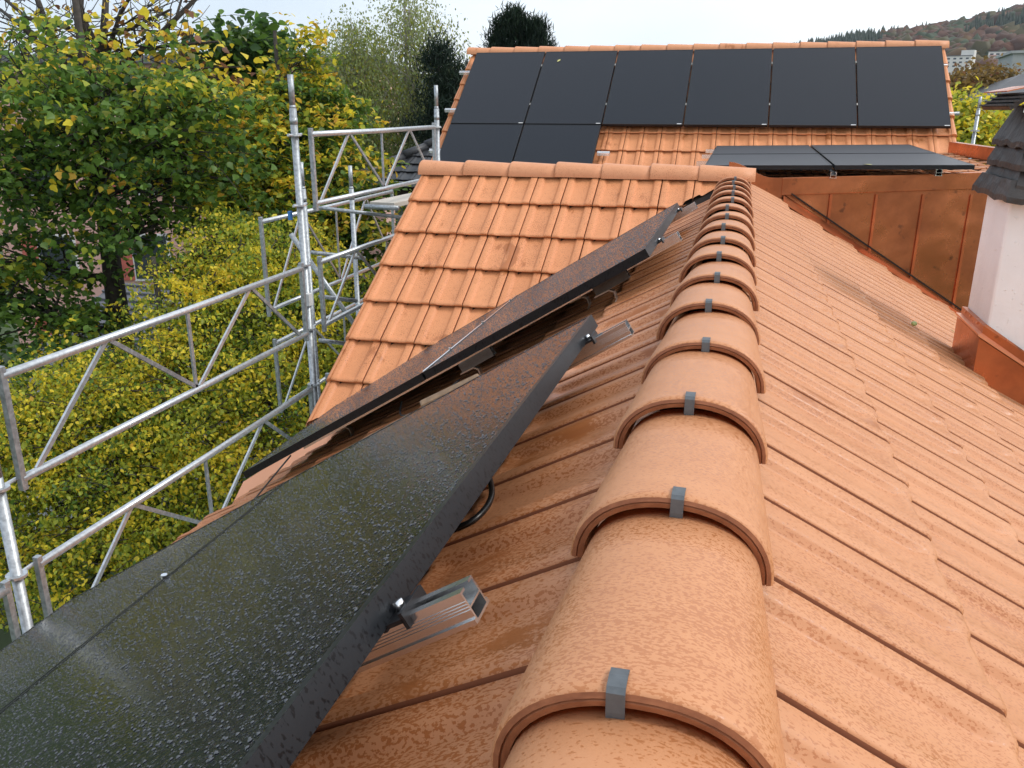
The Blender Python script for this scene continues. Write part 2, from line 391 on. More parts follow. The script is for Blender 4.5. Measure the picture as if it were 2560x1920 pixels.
# underlay below every slope, and the hidden back slopes
def sheet(name, pts, mat, parent, th=.02):
    pts = [V(p) for p in pts]; n = (pts[1]-pts[0]).cross(pts[2]-pts[0]).normalized()
    if n.z < 0: n = -n
    k_ = len(pts); v = pts+[p-n*th for p in pts]
    f = [tuple(range(k_)), tuple(range(2*k_-1, k_-1, -1))]+[(i, (i+1) % k_, k_+(i+1) % k_, k_+i) for i in range(k_)]
    return mesh_obj(name, v, f, mat, parent)
def LP(s, y, c=CROOF): return V((XR, y, c))+DL*s
def RP(s, y, c=CROOF): return V((XR, y, c))+DR*s
sheet('roof_underlay', [LP(0, -.6, CROOF-.02), LP(0, 6.4, CROOF-.02), LP(3.05, 3.75, CROOF-.02), LP(3.05, -.6, CROOF-.02)], M['under'], house)
sheet('roof_underlay', [RP(0, -.6, CROOF-.02), RP(3.2, -.6, CROOF-.02), RP(3.2, 8.2, CROOF-.02), RP(0, 7.4, CROOF-.02)], M['under'], house)
G = lambda x, s: V((x, YC, ZC))+DC*s
sheet('roof_underlay', [G(-2.38, 0)-V((0, 0, .02)), G(-2.38, 2.55)-V((0, 0, .02)), G(0, .1)-V((0, 0, .02)), G(0, 0)-V((0, 0, .02))], M['under'], house)
sheet('gable_roof_back', [(-2.43, YC, ZC), (0, YC, ZC), (0, YC+2.3, ZC-1.5), (-2.43, YC+2.3, ZC-1.5)], M['tile'], house)
# valley flashing: bright copper
vb = MB(); vc = lambda t: V((XR-.02-t, 6.33-t*.985, CROOF-.035-t*math.tan(A_L)))
for (ta, tb) in ((0, 2.6),):
    a, c_ = vc(ta), vc(tb)
    wl = V((.16, 0, .16*math.tan(A_L))); wg = V((0, .16, .16*math.tan(A_C)))
    vb.quad(a, c_, c_+wl, a+wl); vb.quad(a+wg, c_+wg, c_, a)
vb.build('valley_flashing', M['copper_new'], house)
# walls of the house
MB().box((.0, 1.5, -6.0), (4.9, 6.2, 7.0)).build('wall', M['white_wall'], house)
MB().box((-.6, 7.6, -5.9), (3.3, 6.2, 7.2)).build('wall', M['white_wall'], house)
MB().box((1.6, 10.2, -5.4), (2.2, 3.4, 8.0)).build('wall', M['white_wall'], house)

# ridge tiles of the main ridge
def cap_mesh(L, wbig, hbig, wsm, hsm, th=.017, n=24, seg=6):
    """arched tile along +y; the wide lip is at y=0; z=0 is the foot level of the lip"""
    vv = []; ff = []
    def ring(y, hw, hh, z0=0):
        for i in range(n+1):
            t = -math.pi/2+math.pi*i/n
            ex = .92
            x = hw*math.copysign(abs(math.sin(t))**ex, math.sin(t)); z = hh*abs(math.cos(t))**ex
            vv.append((x, y, z+z0))
    ys = [0, .003, .010, .014, .06, L*.35, L*.7, L]
    bw = [-.0035, -.001, 0, 0, 0, 0, 0, 0]
    for y, d in zip(ys, bw):
        t = max(0, (y-.014)/(L-.014)); ring(y, wbig+(wsm-wbig)*t+d, hbig+(hsm-hbig)*t+d)
    m = len(ys)
    for y in (L, L*.5, .0):      # inner side back to the lip
        t = y/L; ring(y, wbig+(wsm-wbig)*t-th, hbig+(hsm-hbig)*t-th)
    k_ = n+1
    for j in range(m+3-1):
        for i in range(n): a = j*k_+i; ff.append((a, a+1, a+k_+1, a+k_))
    # rim of the lip with a shallow groove line
    a0 = 0; b0 = (m+2)*k_
    g0 = len(vv)
    for i in range(n+1):
        p, q = V(vv[a0+i]), V(vv[b0+i]); vv.append(tuple(p.lerp(q, .38)+V((0, -.0015, 0)))); vv.append(tuple(p.lerp(q, .46)+V((0, .0015, 0)))); vv.append(tuple(p.lerp(q, .56)+V((0, -.0015, 0))))
    rim0 = len(ff)
    for i in range(n):
        g = g0+3*i; ff.append((a0+i, g, g+3, a0+i+1)); ff.append((g, g+1, g+4, g+3)); ff.append((g+1, g+2, g+5, g+4)); ff.append((g+2, b0+i, b0+i+1, g+5))
    for s_ in (0, n):   # feet
        for j in range(m-1):
            pass
    return vv, ff, rim0
cv, cf, rim0 = cap_mesh(.405, .126, .102, .106, .073)
def cap_data(name, vv, ff, rim0, mat):
    me = bpy.data.meshes.new(name); me.from_pydata(vv, [], ff); me.materials.append(mat); me.materials.append(M['tile_edge'])
    sm = [True]*len(me.polygons)
    for i in range(rim0, len(ff)): sm[i] = False; me.polygons[i].material_index = 1
    me.polygons.foreach_set('use_smooth', sm)
    a = me.attributes.new('rnd', 'FLOAT', 'FACE'); a.data.foreach_set('value', [.3]*len(ff)); me.update(); return me
capme = cap_data('ridge_tile', cv, cf, rim0, M['tile_cap'])
clipb = MB()
prof = [(.024, .104), (.012, .106), (-.001, .1045), (-.0045, .100), (-.005, .082), (-.004, .072)]
for i in range(len(prof)-1):
    y1, z1 = prof[i]; y2, z2 = prof[i+1]
    clipb.quad((-.0078, y1, z1), (.0078, y1, z1), (.0078, y2, z2), (-.0078, y2, z2))
    clipb.quad((-.0078, y1+.002, z1-.002), (.0078, y1+.002, z1-.002), (.0078, y2+.002, z2-.002), (-.0078, y2+.002, z2-.002))
    for sx_ in (-.0078, .0078): clipb.quad((sx_, y1, z1), (sx_, y2, z2), (sx_, y2+.002, z2-.002), (sx_, y1+.002, z1-.002))
clipme = bpy.data.meshes.new('ridge_clip'); clipme.from_pydata([tuple(v) for v in clipb.v], [], clipb.f); clipme.materials.append(M['clip'])
YL0 = .569
offs = {0: -.016, 1: .004, 2: -.004, 3: .002, 4: -.002, 5: .004, 6: .0, 7: .0, 8: -.008, 9: -.004, 10: -.008, 11: .01, 12: .01, 13: .012, 14: .004, 15: .01, 16: .01}
for n_ in range(-1, 18):
    o = bpy.data.objects.new('ridge_tile', capme); o.location = (XR+random.uniform(-.003, .003), YL0+.37*n_, -.544+9.5+random.uniform(-.002, .002))
    o.rotation_euler = (R(random.uniform(-.4, .4)), R(random.uniform(-1.2, 1.2)), R(random.uniform(-1.0, 1.0))); link(o, house)
    c = bpy.data.objects.new('ridge_clip', clipme); c.location = (offs.get(n_, .01), 0, 0); link(c, o)
# mortar-coloured closure under the ridge tiles
MB().bar((XR, -.6, CROOF-.02), (XR, 7.2, CROOF-.02), .12, .03).build('ridge_board', M['under'], house)
# cross gable ridge tiles: lips face left
cv2, cf2, rim2 = cap_mesh(.395, .122, .105, .108, .088)
cv2 = [(v[1], -v[0], v[2]) for v in cv2]
capx = cap_data('ridge_tile_cross', cv2, cf2, rim2, M['tile_dryc'])
for i, x in enumerate([-2.443, -2.075, -1.71, -1.352, -1.0, -.642, -.294]):
    o = bpy.data.objects.new('ridge_tile', capx); o.location = (x, YC, -.49+9.5+(0.004 if i % 2 else 0)); o.rotation_euler = (0, R(random.uniform(-.2, .5)), R(random.uniform(-.4, .4))); link(o, house)
# gable wall end disc of the first ridge tile
dv = [(-2.436, YC+.12*math.sin(t), -.49+.10*math.cos(t)) for t in [-math.pi/2+math.pi*i/12 for i in range(13)]]
mesh_obj('ridge_end_cap', dv+[(-2.41, v[1], v[2]) for v in dv], [tuple(range(13)), tuple(range(25, 12, -1))]+[(i, i+1, i+14, i+13) for i in range(12)], M['tile_gable'], house)

# ------------------------------------------------------------------ copper dormer
yD = 7.36
wx = lambda x: yD+.25*(x-.3)
dm = MB()
xa, xb = .0, 2.7
xa = .2
dm.v += [V((xa, wx(xa), -.60)), V((xb, wx(xb), -.50)), V((xb, wx(xb), -3.4)), V((xa, wx(xa), -1.6)),
         V((xa, wx(xa)+.05, -.60)), V((xb, wx(xb)+.05, -.50)), V((xb, wx(xb)+.05, -3.4)), V((xa, wx(xa)+.05, -1.6))]
dm.f += [(0, 1, 2, 3), (7, 6, 5, 4), (0, 4, 5, 1), (1, 5, 6, 2), (2, 6, 7, 3), (3, 7, 4, 0)]
dorm = dm.build('dormer_cheek', M['copper'], house)
fb = MB()
def fz(x): return -.53+.045*(x-.33)/1.44
fb.v += [V((.33, wx(.33)-.035, fz(.33))), V((2.7, wx(2.7)-.035, fz(2.7))), V((2.7, wx(2.7)-.035, fz(2.7)-.125)), V((.33, wx(.33)-.035, fz(.33)-.14)),
         V((.33, wx(.33)+.03, fz(.33))), V((2.7, wx(2.7)+.03, fz(2.7))), V((2.7, wx(2.7)+.03, fz(2.7)-.125)), V((.33, wx(.33)+.03, fz(.33)-.14))]
fb.f += [(0, 1, 2, 3), (7, 6, 5, 4), (0, 4, 5, 1), (1, 5, 6, 2), (2, 6, 7, 3), (3, 7, 4, 0)]
fb.build('dormer_fascia', M['copper'], dorm, bevel=.004)
for x in (.73, 1.09, 1.46, 1.84):
    MB().bar((x, wx(x)-.010, -.66), (x, wx(x)-.010, -.62-(x+.3)*.75-.1), .012, .02).build('standing_seam', M['copper'], dorm)
# curved upstand between the last ridge tile and the fascia
cu = MB(); pts = []
for i in range(12):
    t = i/11; x = -.10+.44*t; z = -.405-.125*smooth(0, .8, t); pts.append((x, z))
for (x1, z1), (x2, z2) in zip(pts[:-1], pts[1:]):
    y1, y2 = wx(x1)-.03, wx(x2)-.03
    b1, b2 = -.50-.61*max(0, x1-XR)+.02, -.50-.61*max(0, x2-XR)+.02
    cu.quad((x1, y1, b1-.06), (x2, y2, b2-.06), (x2, y2, z2), (x1, y1, z1))
    cu.quad((x1, y1+.03, b1-.06), (x2, y2+.03, b2-.06), (x2, y2+.03, z2), (x1, y1+.03, z1)); cu.quad((x1, y1, z1), (x2, y2, z2), (x2, y2+.03, z2), (x1, y1+.03, z1))
cu.build('dormer_upstand', M['copper'], dorm)
# sloping flashing at the foot of the cheek
fl = MB()
f0, f1 = V((.35, wx(.35)-.012, -.66)), V((2.6, wx(2.6)-.012, -2.07))
fl.quad(f0, f1, f1+V((0, -.14, -.02)), f0+V((0, -.14, -.06)))
fl.build('cheek_flashing', M['copper'], dorm)
fl = MB(); fl.bar(f0+V((.06, -.006, .005)), f1+V((0, -.006, .005)), .012, .012); fl.build('flashing_seam', M['under'], dorm)
# low roof on the dormer
tile_field('dormer_roof', (2.75, 7.36, -.60), (-1, 0, 0), V((0, -1, -.03)).normalized(), .0, 12, .235, -3.9, 13, .34, house, M['tile'], tilt=.02,
           cuts=[((.3, 7.40, 0), V((.25, -1, 0)).normalized())])
MB().box((1.3, 10.0, -.72), (2.9, 3.5, .12)).build('dormer_deck', M['under'], house)
MB().bar((2.35, 11.1, -.42), (2.75, 8.6, -.46), .09, .13).build('parapet_flashing', M['copper'], house)

# ------------------------------------------------------------------ chimney
cx0, cx1, cy0, cy1 = 1.19, 1.75, 4.33, 4.72
ch = MB().box(((cx0+cx1)/2, (cy0+cy1)/2, -.85), (cx1-cx0, cy1-cy0, 1.1)).build('chimney', M['render'], house, bevel=.012)
fm = MB()
e_ = .03
# lower skirt follows the roof slope, upper band is nailed to the shaft
def skirt(z_off_top, z_off_bot, e_, dz=0):
    sb = MB(); c = [(cx0-e_, cy1+e_), (cx0-e_, cy0-e_), (cx1+e_, cy0-e_), (cx1+e_, cy1+e_)]
    def zr(x): return CROOF-(x-XR)*math.tan(A_R)
    for (x1, y1), (x2, y2) in zip(c[:3], c[1:]):
        sb.quad((x1, y1, zr(x1)+z_off_bot), (x2, y2, zr(x2)+z_off_bot), (x2, y2, zr(x2)+z_off_top), (x1, y1, zr(x1)+z_off_top))
        i1 = (x1+(cx0+cx1)/2*0, y1)
        sb.quad((x1, y1, zr(x1)+z_off_top), (x2, y2, zr(x2)+z_off_top), (x2+(.02 if x2 < 1.5 else -.02), y2+.02 if y2 < 4.5 else y2-.02, zr(x2)+z_off_top+.002), (x1+(.02 if x1 < 1.5 else -.02), y1+.02 if y1 < 4.5 else y1-.02, zr(x1)+z_off_top+.002))
    return sb
skirt(.20, -.05, .032).build('chimney_flashing', M['copper'], ch)
skirt(.265, .185, .020).build('flashing_band', M['copper'], ch)
sb = skirt(.215, .205, .04).build('flashing_fold', M['copper_new'], ch)
for (x, y, z) in [(cx0-.022, 4.66, -.985), (cx0-.022, 4.56, -.985), (cx0-.022, 4.42, -.985)]+[(1.28+.16*i, cy0-.022, -1.035-.1*i) for i in range(3)]:
    MB().box((x, y, z), (.006, .012, .012)).build('rivet', M['copper_new'], ch, bevel=.003)
# slate hood: tiers of rough slates, each over the one below
def tier(zb, zt, xb, yb, xt, yt, yb2, yt2, name='slate_tier', cuts_=9):
    """frustum skirt: bottom corner (xb,yb)-(…,yb2), top corner (xt,yt)"""
    sb = MB(); X2b, X2t = 2*1.47-xb, 2*1.47-xt
    rb = [(xb, yb2), (xb, yb), (X2b, yb), (X2b, yb2)]; rt = [(xt, yt2), (xt, yt), (X2t, yt), (X2t, yt2)]
    K = 10
    P_, Q_ = [], []
    for i in range(4):
        for j in range(K):
            t = j/K; a, b_ = rb[i], rb[(i+1) % 4]; c, d = rt[i], rt[(i+1) % 4]
            wob = .016*noise.noise(V((i*3.1+t*5, zb*9, 1)))+random.uniform(-.003, .003)
            P_.append(V((a[0]+(b_[0]-a[0])*t, a[1]+(b_[1]-a[1])*t, zb+wob))); Q_.append(V((c[0]+(d[0]-c[0])*t, c[1]+(d[1]-c[1])*t, zt+wob*.2)))
    n = len(P_); cen = V((1.47, (yb+yb2)/2, 0)); dn = V((0, 0, -.026))
    inn = [(p-V((cen.x, cen.y, p.z)))*.9+V((cen.x, cen.y, p.z))+dn*.6 for p in P_]
    sb.v = P_+Q_+[p+dn for p in P_]+inn
    for i in range(n):
        j = (i+1) % n; sb.f += [(i, j, n+j, n+i), (2*n+i, 2*n+j, j, i), (3*n+i, 3*n+j, 2*n+j, 2*n+i)]
    sb.f.append(tuple(n+i for i in range(n)))
    return sb.build(name, M['slate'], ch)
tier(-.366, -.298, 1.150, 4.24, 1.170, 4.28, 4.86, 4.80)
tier(-.318, -.225, 1.185, 4.26, 1.215, 4.33, 4.84, 4.78)
tier(-.232, -.130, 1.188, 4.27, 1.220, 4.35, 4.82, 4.76)
tier(-.138, .020, 1.190, 4.28, 1.250, 4.38, 4.80, 4.72)
MB().bar((1.50, 4.56, .0), (1.50, 4.56, .05), .42, .25, (0, 1, 0)).build('flue_top', M['slate'], ch)
sheet('slate_hood', [(1.120, 4.34, .014), (1.19, 4.34, .070), (1.19, 4.82, .070), (1.120, 4.82, .014)], M['slate'], ch, .02)
sheet('slate_hood', [(1.19, 4.34, .070), (1.75, 4.34, .070), (1.75, 4.82, .070), (1.19, 4.82, .070)], M['slate'], ch, .028)
for i in range(4):
    x = 1.125+i*.021
    MB().bar((x, 4.335, .020+i*.0165), (x, 4.82, .020+i*.0165), .028, .008).build('hood_slate', M['slate'], ch)
sheet('copper_cap', [(1.13, 4.45, .082), (1.25, 4.45, .108), (1.25, 4.85, .108), (1.13, 4.85, .082)], M['copper'], ch, .005)
sheet('copper_cap', [(1.25, 4.45, .108), (1.8, 4.45, .108), (1.8, 4.85, .108), (1.25, 4.85, .108)], M['copper'], ch, .005)
MB().bar((1.185, 4.325, -.012), (1.195, 4.325, .076), .018, .005, (0, 1, 0)).build('hood_bracket', M['galv_bright'], ch)

# ------------------------------------------------------------------ rear house with the high roof
rear = tag(empty('rear_house', (0, 12.9, -9.5)), 'taller rear house whose broad orange tiled roof carries eight black solar panels', 'house')
A_F = R(37.5); YF, ZF = 12.9, .80
DF = V((0, -math.cos(A_F), -math.sin(A_F)))
FP = lambda x, s, h=0: V((x, YF, ZF))+DF*s+V((0, -math.sin(A_F), math.cos(A_F)))*h
XL, XRt = -4.03, 2.42
nc = 28; wF = (XRt-XL)/nc
tile_field('roof_slope', (XL, YF, ZF), (1, 0, 0), DF, 0, nc, wF, .44, 7, .345, rear, M['tile_gable'], verge=-1)
tile_field('roof_slope', FP(XL, .44+.345*6), (1, 0, 0), DF, 0, 17, wF, .345, 7, .345, rear, M['tile_gable'], verge=-1)
# right verge cheeks
vg = MB()
for i in range(7):
    s1, s2 = .10+.345*i, .44+.345*i
    h1, h2 = .006, .036
    ring_ = [(-.02, .003), (.0, .006), (.016, .0), (.024, -.015), (.026, -.05), (.026, -.09)]
    a = [FP(XRt+.0+dx, s1, h1+dz) for dx, dz in ring_]; c = [FP(XRt+dx*1.35, s2, h2+dz) for dx, dz in ring_]
    for j in range(5): vg.quad(a[j], c[j], c[j+1], a[j+1])
    vg.quad(*c[::-1])
vg.build('verge_tiles', M['tile_gable'], rear, True)
sheet('roof_underlay', [FP(XL+.03, 0, -.02), FP(XRt-.03, 0, -.02), FP(XRt-.03, 2.5, -.02), FP(XL+.03, 2.5, -.02)], M['under'], rear)
sheet('roof_underlay', [FP(XL+.03, 2.5, -.02), FP(-.2, 2.5, -.02), FP(-.2, 4.8, -.02), FP(XL+.03, 4.8, -.02)], M['under'], rear)
sheet('roof_back', [(XL, YF, ZF), (XRt, YF, ZF), (XRt, YF+4, ZF-3), (XL, YF+4, ZF-3)], M['tile'], rear)
MB().box((-.8, 12.9, -5.6), (5.9, 6.6, 7.6)).build('wall', M['white_wall'], rear)
gm = MB(); gm.v = [V((x, y, z)) for x in (2.2, 2.3) for (y, z) in ((9.8, -1.75), (12.9, .6), (16.0, -1.75))]; gm.f = [(0, 1, 2), (5, 4, 3), (0, 3, 4, 1), (1, 4, 5, 2), (2, 5, 3, 0)]; gm.build('gable_wall', M['white_wall'], rear)
cv3, cf3, rim3 = cap_mesh(.41, .118, .105, .104, .092, n=14)
cv3 = [(v[1], -v[0], v[2]) for v in cv3]; capf = cap_data('ridge_tile_rear', cv3, cf3, rim3, M['tile_dryc'])
for x in [-4.1, -3.735, -3.37, -3.005, -2.62, -2.255, -1.89, -1.518, -1.151, -.789, -.434, -.076, .275, .632, .984, 1.344, 1.71, 2.07]:
    o = bpy.data.objects.new('ridge_tile', capf); o.location = (x, 0, ZF-.03+9.5); o.rotation_euler = (0, R(.8), 0); link(o, rear)

# ------------------------------------------------------------------ solar panels
def panel(name, P00, P10, P11, P01, glassmat, label, group, th=.035, fw=.011):
    """P.. are the corners of the top face (u along the module, v across)"""
    P = [V(p) for p in (P00, P10, P11, P01)]; n = (P[1]-P[0]).cross(P[3]-P[0]).normalized()
    if n.z < 0: n = -n
    c = sum(P, V())/4; e = empty(name, c-n*th); tag(e, label, 'solar panel', group)
    U_ = (P[1]-P[0]).normalized(); W_ = (P[3]-P[0]).normalized()
    ins = [P[0]+U_*fw+W_*fw, P[1]-U_*fw+W_*fw, P[2]-U_*fw-W_*fw, P[3]+U_*fw-W_*fw]
    v = P+ins+[p-n*th for p in P]+[i-n*.0015 for i in ins]
    f = []
    for i in range(4):
        j = (i+1) % 4
        f += [(i, j, 4+j, 4+i), (8+i, 8+j, j, i), (4+i, 4+j, 12+j, 12+i)]
    f.append((11, 10, 9, 8))
    fr = mesh_obj('frame', v, f, M['frame'], e)
    me = bpy.data.meshes.new('glass'); off = e.location
    me.from_pydata([tuple(i-n*.0012-off) for i in ins], [], [(0, 1, 2, 3)]); uv = me.uv_layers.new(name='UVMap')
    for li, t in zip(uv.data, [(0, 0), (1, 0), (1, 1), (0, 1)]): li.uv = t
    me.materials.append(glassmat); link(bpy.data.objects.new('glass', me), e)
    return e
CP = -.315
def SP(s, y, c=CP): return V((XR, y, c))+DL*s
gA = 'large black solar panels on the left slope of the main roof'
panel('solar_panel', SP(.365, .42), SP(.355, 2.10), SP(1.475, 2.13), SP(1.485, .42), M['glass_near'], 'nearest and largest-looking black solar panel, wet with rain, beside the ridge tiles', gA)
panel('solar_panel', SP(1.495, .42), SP(1.485, 2.13), SP(2.565, 2.14), SP(2.565, .42), M['glass_near'], 'wet black solar panel at the bottom left corner, lower neighbour of the nearest panel', gA)
B_, A_, C_, D_ = (.325, 3.115), (.34, 4.86), (2.66, 3.38), (2.67, 4.93)
def lerp2(p, q, t): return (p[0]+(q[0]-p[0])*t, p[1]+(q[1]-p[1])*t)
j0, j1 = lerp2(B_, C_, .475), lerp2(A_, D_, .475); k0_, k1_ = lerp2(B_, C_, .48), lerp2(A_, D_, .48)
panel('solar_panel', SP(*B_), SP(*A_), SP(*j1), SP(*j0), M['glass_near'], 'upper panel of the slanting pair beyond the gap, its corner pointing at the ridge tiles', gA)
panel('solar_panel', SP(*k0_), SP(*k1_), SP(*D_), SP(*C_), M['glass_near'], 'lower panel of the slanting pair beyond the gap, its tip hanging past the eaves', gA)
up_pair = bpy.data.objects['solar_panel.002']
MB().bar(SP(*j0)+V((0, 0, .001)), SP(*j1)+V((0, 0, .001)), .006, .007).build('edge_trim', M['alu'], up_pair)
for t_ in (.22, .55, .9): q_ = SP(*lerp2(j0, j1, t_)); MB().tube([q_, q_+V((0, 0, .012))], .006, 8).build('mid_clamp', M['alu'], up_pair)
q_ = SP(1.49, 1.55); MB().tube([q_, q_+V((0, 0, .010))], .008, 8).build('mid_clamp', M['alu'], bpy.data.objects['solar_panel.001'])
# beads of rain on the glass and frames
m, nt, b = new_mat('rain_water'); b.inputs['Base Color'].default_value = (.085, .09, .097, 1); b.inputs['Roughness'].default_value = .04; b.inputs['Specular IOR Level'].default_value = .7; M['water'] = m
def beads(parent, corners, n, rmin, rmax, seed):
    rg = np.random.default_rng(seed); P_ = [np.array(p) for p in corners]
    u = rg.random(n)*.985+.008; v = rg.random(n)*.98+.01
    C = (P_[0][None]*((1-u)*(1-v))[:, None]+P_[1][None]*(u*(1-v))[:, None]+P_[2][None]*(u*v)[:, None]+P_[3][None]*((1-u)*v)[:, None])
    nn_ = np.cross(P_[1]-P_[0], P_[3]-P_[0]); nn_ /= np.linalg.norm(nn_); nn_ = nn_ if nn_[2] > 0 else -nn_
    a = P_[1]-P_[0]; a /= np.linalg.norm(a); b2 = np.cross(nn_, a)
    r_ = rmin+(rmax-rmin)*rg.random(n)**3; st = rg.uniform(.85, 1.3, n)
    T = [(math.cos(t), math.sin(t), 0) for t in np.arange(6)*math.pi/3]+[(.6*math.cos(t+.5), .6*math.sin(t+.5), .42) for t in np.arange(6)*math.pi/3]+[(0, 0, .55)]
    T = np.array(T); F_ = [(i, (i+1) % 6, 6+i) for i in range(6)]+[((i+1) % 6, 6+(i+1) % 6, 6+i) for i in range(6)]+[(6+i, 6+(i+1) % 6, 12) for i in range(6)]
    X = C[:, None]+((T[None, :, 0:1]*a)+(T[None, :, 1:2]*b2)*st[:, None, None]+T[None, :, 2:3]*nn_)*r_[:, None, None]-nn_*.0006
    X = X.reshape(-1, 3)-np.array(parent.location); idx = (np.array(F_).reshape(-1)[None]+(np.arange(n)*13)[:, None]).reshape(-1)
    me = bpy.data.meshes.new('raindrops'); me.vertices.add(len(X)); me.vertices.foreach_set('co', X.reshape(-1)); me.loops.add(len(idx)); me.loops.foreach_set('vertex_index', idx.astype(np.int32))
    k = len(idx)//3; me.polygons.add(k); me.polygons.foreach_set('loop_start', (np.arange(k)*3).astype(np.int32)); me.polygons.foreach_set('loop_total', np.full(k, 3, np.int32)); me.update(calc_edges=True)
    me.polygons.foreach_set('use_smooth', [True]*k); me.materials.append(M['water']); me.validate(); o = link(bpy.data.objects.new('raindrops', me), parent); tag(o, kind='stuff')
pn = [bpy.data.objects[n_] for n_ in ('solar_panel', 'solar_panel.001', 'solar_panel.002', 'solar_panel.003')]
beads(pn[0], [SP(.365, .42), SP(.355, 2.10), SP(1.475, 2.13), SP(1.485, .42)], 26000, .0006, .0026, 1)
beads(pn[1], [SP(1.495, .42), SP(1.485, 2.13), SP(2.565, 2.14), SP(2.565, .42)], 20000, .0008, .0030, 2)
beads(pn[2], [SP(*B_), SP(*A_), SP(*j1), SP(*j0)], 13000, .0011, .0038, 3)
beads(pn[3], [SP(*k0_), SP(*k1_), SP(*D_), SP(*C_)], 9000, .0011, .0038, 4)
# rear roof: six portrait modules over two
gB = 'black solar panels on the high rear roof'
xs = [-3.90+1.0465*i for i in range(6)]
pw, top, bot = 1.030, .20, 1.79
names = ['leftmost panel of the upper row on the rear roof', 'second upper panel from the left on the rear roof, a small leaf lying on it', 'third panel from the left in the upper row of the rear roof',
         'fourth panel from the left in the upper row of the rear roof', 'fifth upper panel from the left on the rear roof', 'rightmost panel of the upper row on the rear roof, by the verge tiles']
for i in range(6):
    x = xs[i]; x2 = x+pw; pe = panel('solar_panel', FP(x, bot, .13), FP(x, top, .13), FP(x2, top, .13), FP(x2, bot, .13), M['glass_far'], names[i], gB)
    sheet('sticker', [FP(x2-.07, bot-.018, .1315), FP(x2-.012, bot-.018, .1315), FP(x2-.012, bot-.006, .1315), FP(x2-.07, bot-.006, .1315)], M['paper'], pe, .001)
    if i:
        for s_ in (.50, 1.36): MB().bar(FP(x-.008, s_, .125), FP(x-.008, s_+.04, .125), .013, .012).build('mid_clamp', M['steel'], pe)
for i in range(2):
    x = xs[i]; x2 = x+pw; panel('solar_panel', FP(x, bot+.02+1.66, .13), FP(x, bot+.02, .13), FP(x2, bot+.02, .13), FP(x2, bot+.02+1.66, .13), M['glass_far'],
        ['left panel of the two in the lower row of the rear roof', 'right panel of the two in the lower row of the rear roof'][i], gB)
# dormer roof: two by two, almost flat
gC = 'nearly flat solar panels on the copper dormer'
ys = [7.46, 8.90, 8.95, 10.4]
zc = lambda x, y: -.43+.020*(x-.7)/1.04+.0155*(y-7.5)
nm = {(0, 0): 'front left flat panel behind the end of the ridge tiles', (1, 0): 'front right flat panel above the copper fascia, yellow leaf on its edge',
      (0, 1): 'back left flat panel on the dormer below the rear roof', (1, 1): 'back right flat panel on the dormer below the rear roof'}
for i, (x1, x2) in enumerate(((-.30, .712), (.732, 1.76))):
    for j, (y1, y2) in enumerate(((ys[0], ys[1]), (ys[2], ys[3]))):
        panel('solar_panel', (x1, y1, zc(x1, y1)), (x1, y2, zc(x1, y2)), (x2, y2, zc(x2, y2)), (x2, y1, zc(x2, y1)), M['glass_flat'], nm[(i, j)], gC)

# ------------------------------------------------------------------ rails, clamps, hooks, cables
def rail(p, q, up, label, group, name='mounting_rail', w=.038, h=.038, mat='alu'):
    p, q, up = V(p), V(q), V(up).normalized(); d = (q-p).normalized(); side = d.cross(up).normalized(); up = side.cross(d)
    mid = (p+q)/2; L = (q-p).length
    e = empty(name, mid-up*h); tag(e, label, 'rail', group)
    b_ = MB(); ax = (d, side, up); t = .003
    b_.box(mid-up*(h-t/2), (L, w, t), ax)
    b_.box(mid-up*(h*.52), (L, w-2*t, t*.7), ax)
    for s_ in (-1, 1):
        b_.box(mid+side*s_*(w/2-t/2)-up*(h/2), (L, t, h-t*2), ax)
        b_.box(mid+side*s_*(w/2-.006)-up*(t/2), (L, .012, t), ax)
        for kk in range(4): b_.box(mid+side*s_*(w/2+.0006)-up*(h*.30+kk*.0035), (L, .0012, .0012), ax)
        b_.box(mid+side*s_*(w/2+.002)-up*(h-.003), (L, .004, .006), ax)
    b_.build('rail_profile', M[mat], e)
    return e, d, side, up
def clamp(e, at, d, side, up):
    b_ = MB(); ax = (d, side, up)
    b_.box(at+d*.014+up*.013, (.005, .060, .034), ax); b_.box(at+d*.028+up*.001, (.026, .060, .005), ax); b_.box(at+d*.042+up*.0, (.005, .060, .020), ax)
    b_.box(at+d*.012+up*.0295, (.010, .050, .003), ax)
    c = b_.build('end_clamp', M['blackclamp'], e)
    MB().tube([at+d*.027+up*.003, at+d*.027+up*.014], .0062, 12).build('bolt', M['alu'], c, True)
def hook(e, at, d, side, up):
    b_ = MB(); pts_ = [at-up*.038-d*.02+side*.0, at-up*.040+d*.045, at-up*.055+d*.06, at-up*.085+d*.055, at-up*.098+d*.04]
    for a, c in zip(pts_[:-1], pts_[1:]): b_.bar(a, c, .03, .005, up)
    b_.build('roof_hook', M['steel'], e)
upL = V((-math.sin(A_L), 0, math.cos(A_L))); updir = -DL
gR = 'aluminium rails sticking out towards the ridge'
lab = ['nearest bright aluminium rail end with black clamp, jutting towards the ridge tiles', 'second rail end up the ridge, at the far corner of the nearest panel',
       'third rail end, at the near corner of the slanting panel pair', 'smallest rail end, near the copper valley']
for i, (y, s0_, sc, ya) in enumerate(((.755, .245, .355, 0), (1.95, .228, .352, 0), (3.50, .222, .325, .18), (4.69, .220, .335, .05))):
    p_ = SP(s0_, y, CP-.042); q_ = SP(2.45, y+ya, CP-.042)
    e, d, side, up = rail(q_, p_, upL, lab[i], gR)
    clamp(e, p_+(q_-p_).normalized()*(sc-s0_+.004), d, side, up)
    hook(e, SP(.75, y+ya*.2, CP-.045), d, side, up); hook(e, SP(2.2, y+ya*.9, CP-.045), d, side, up)
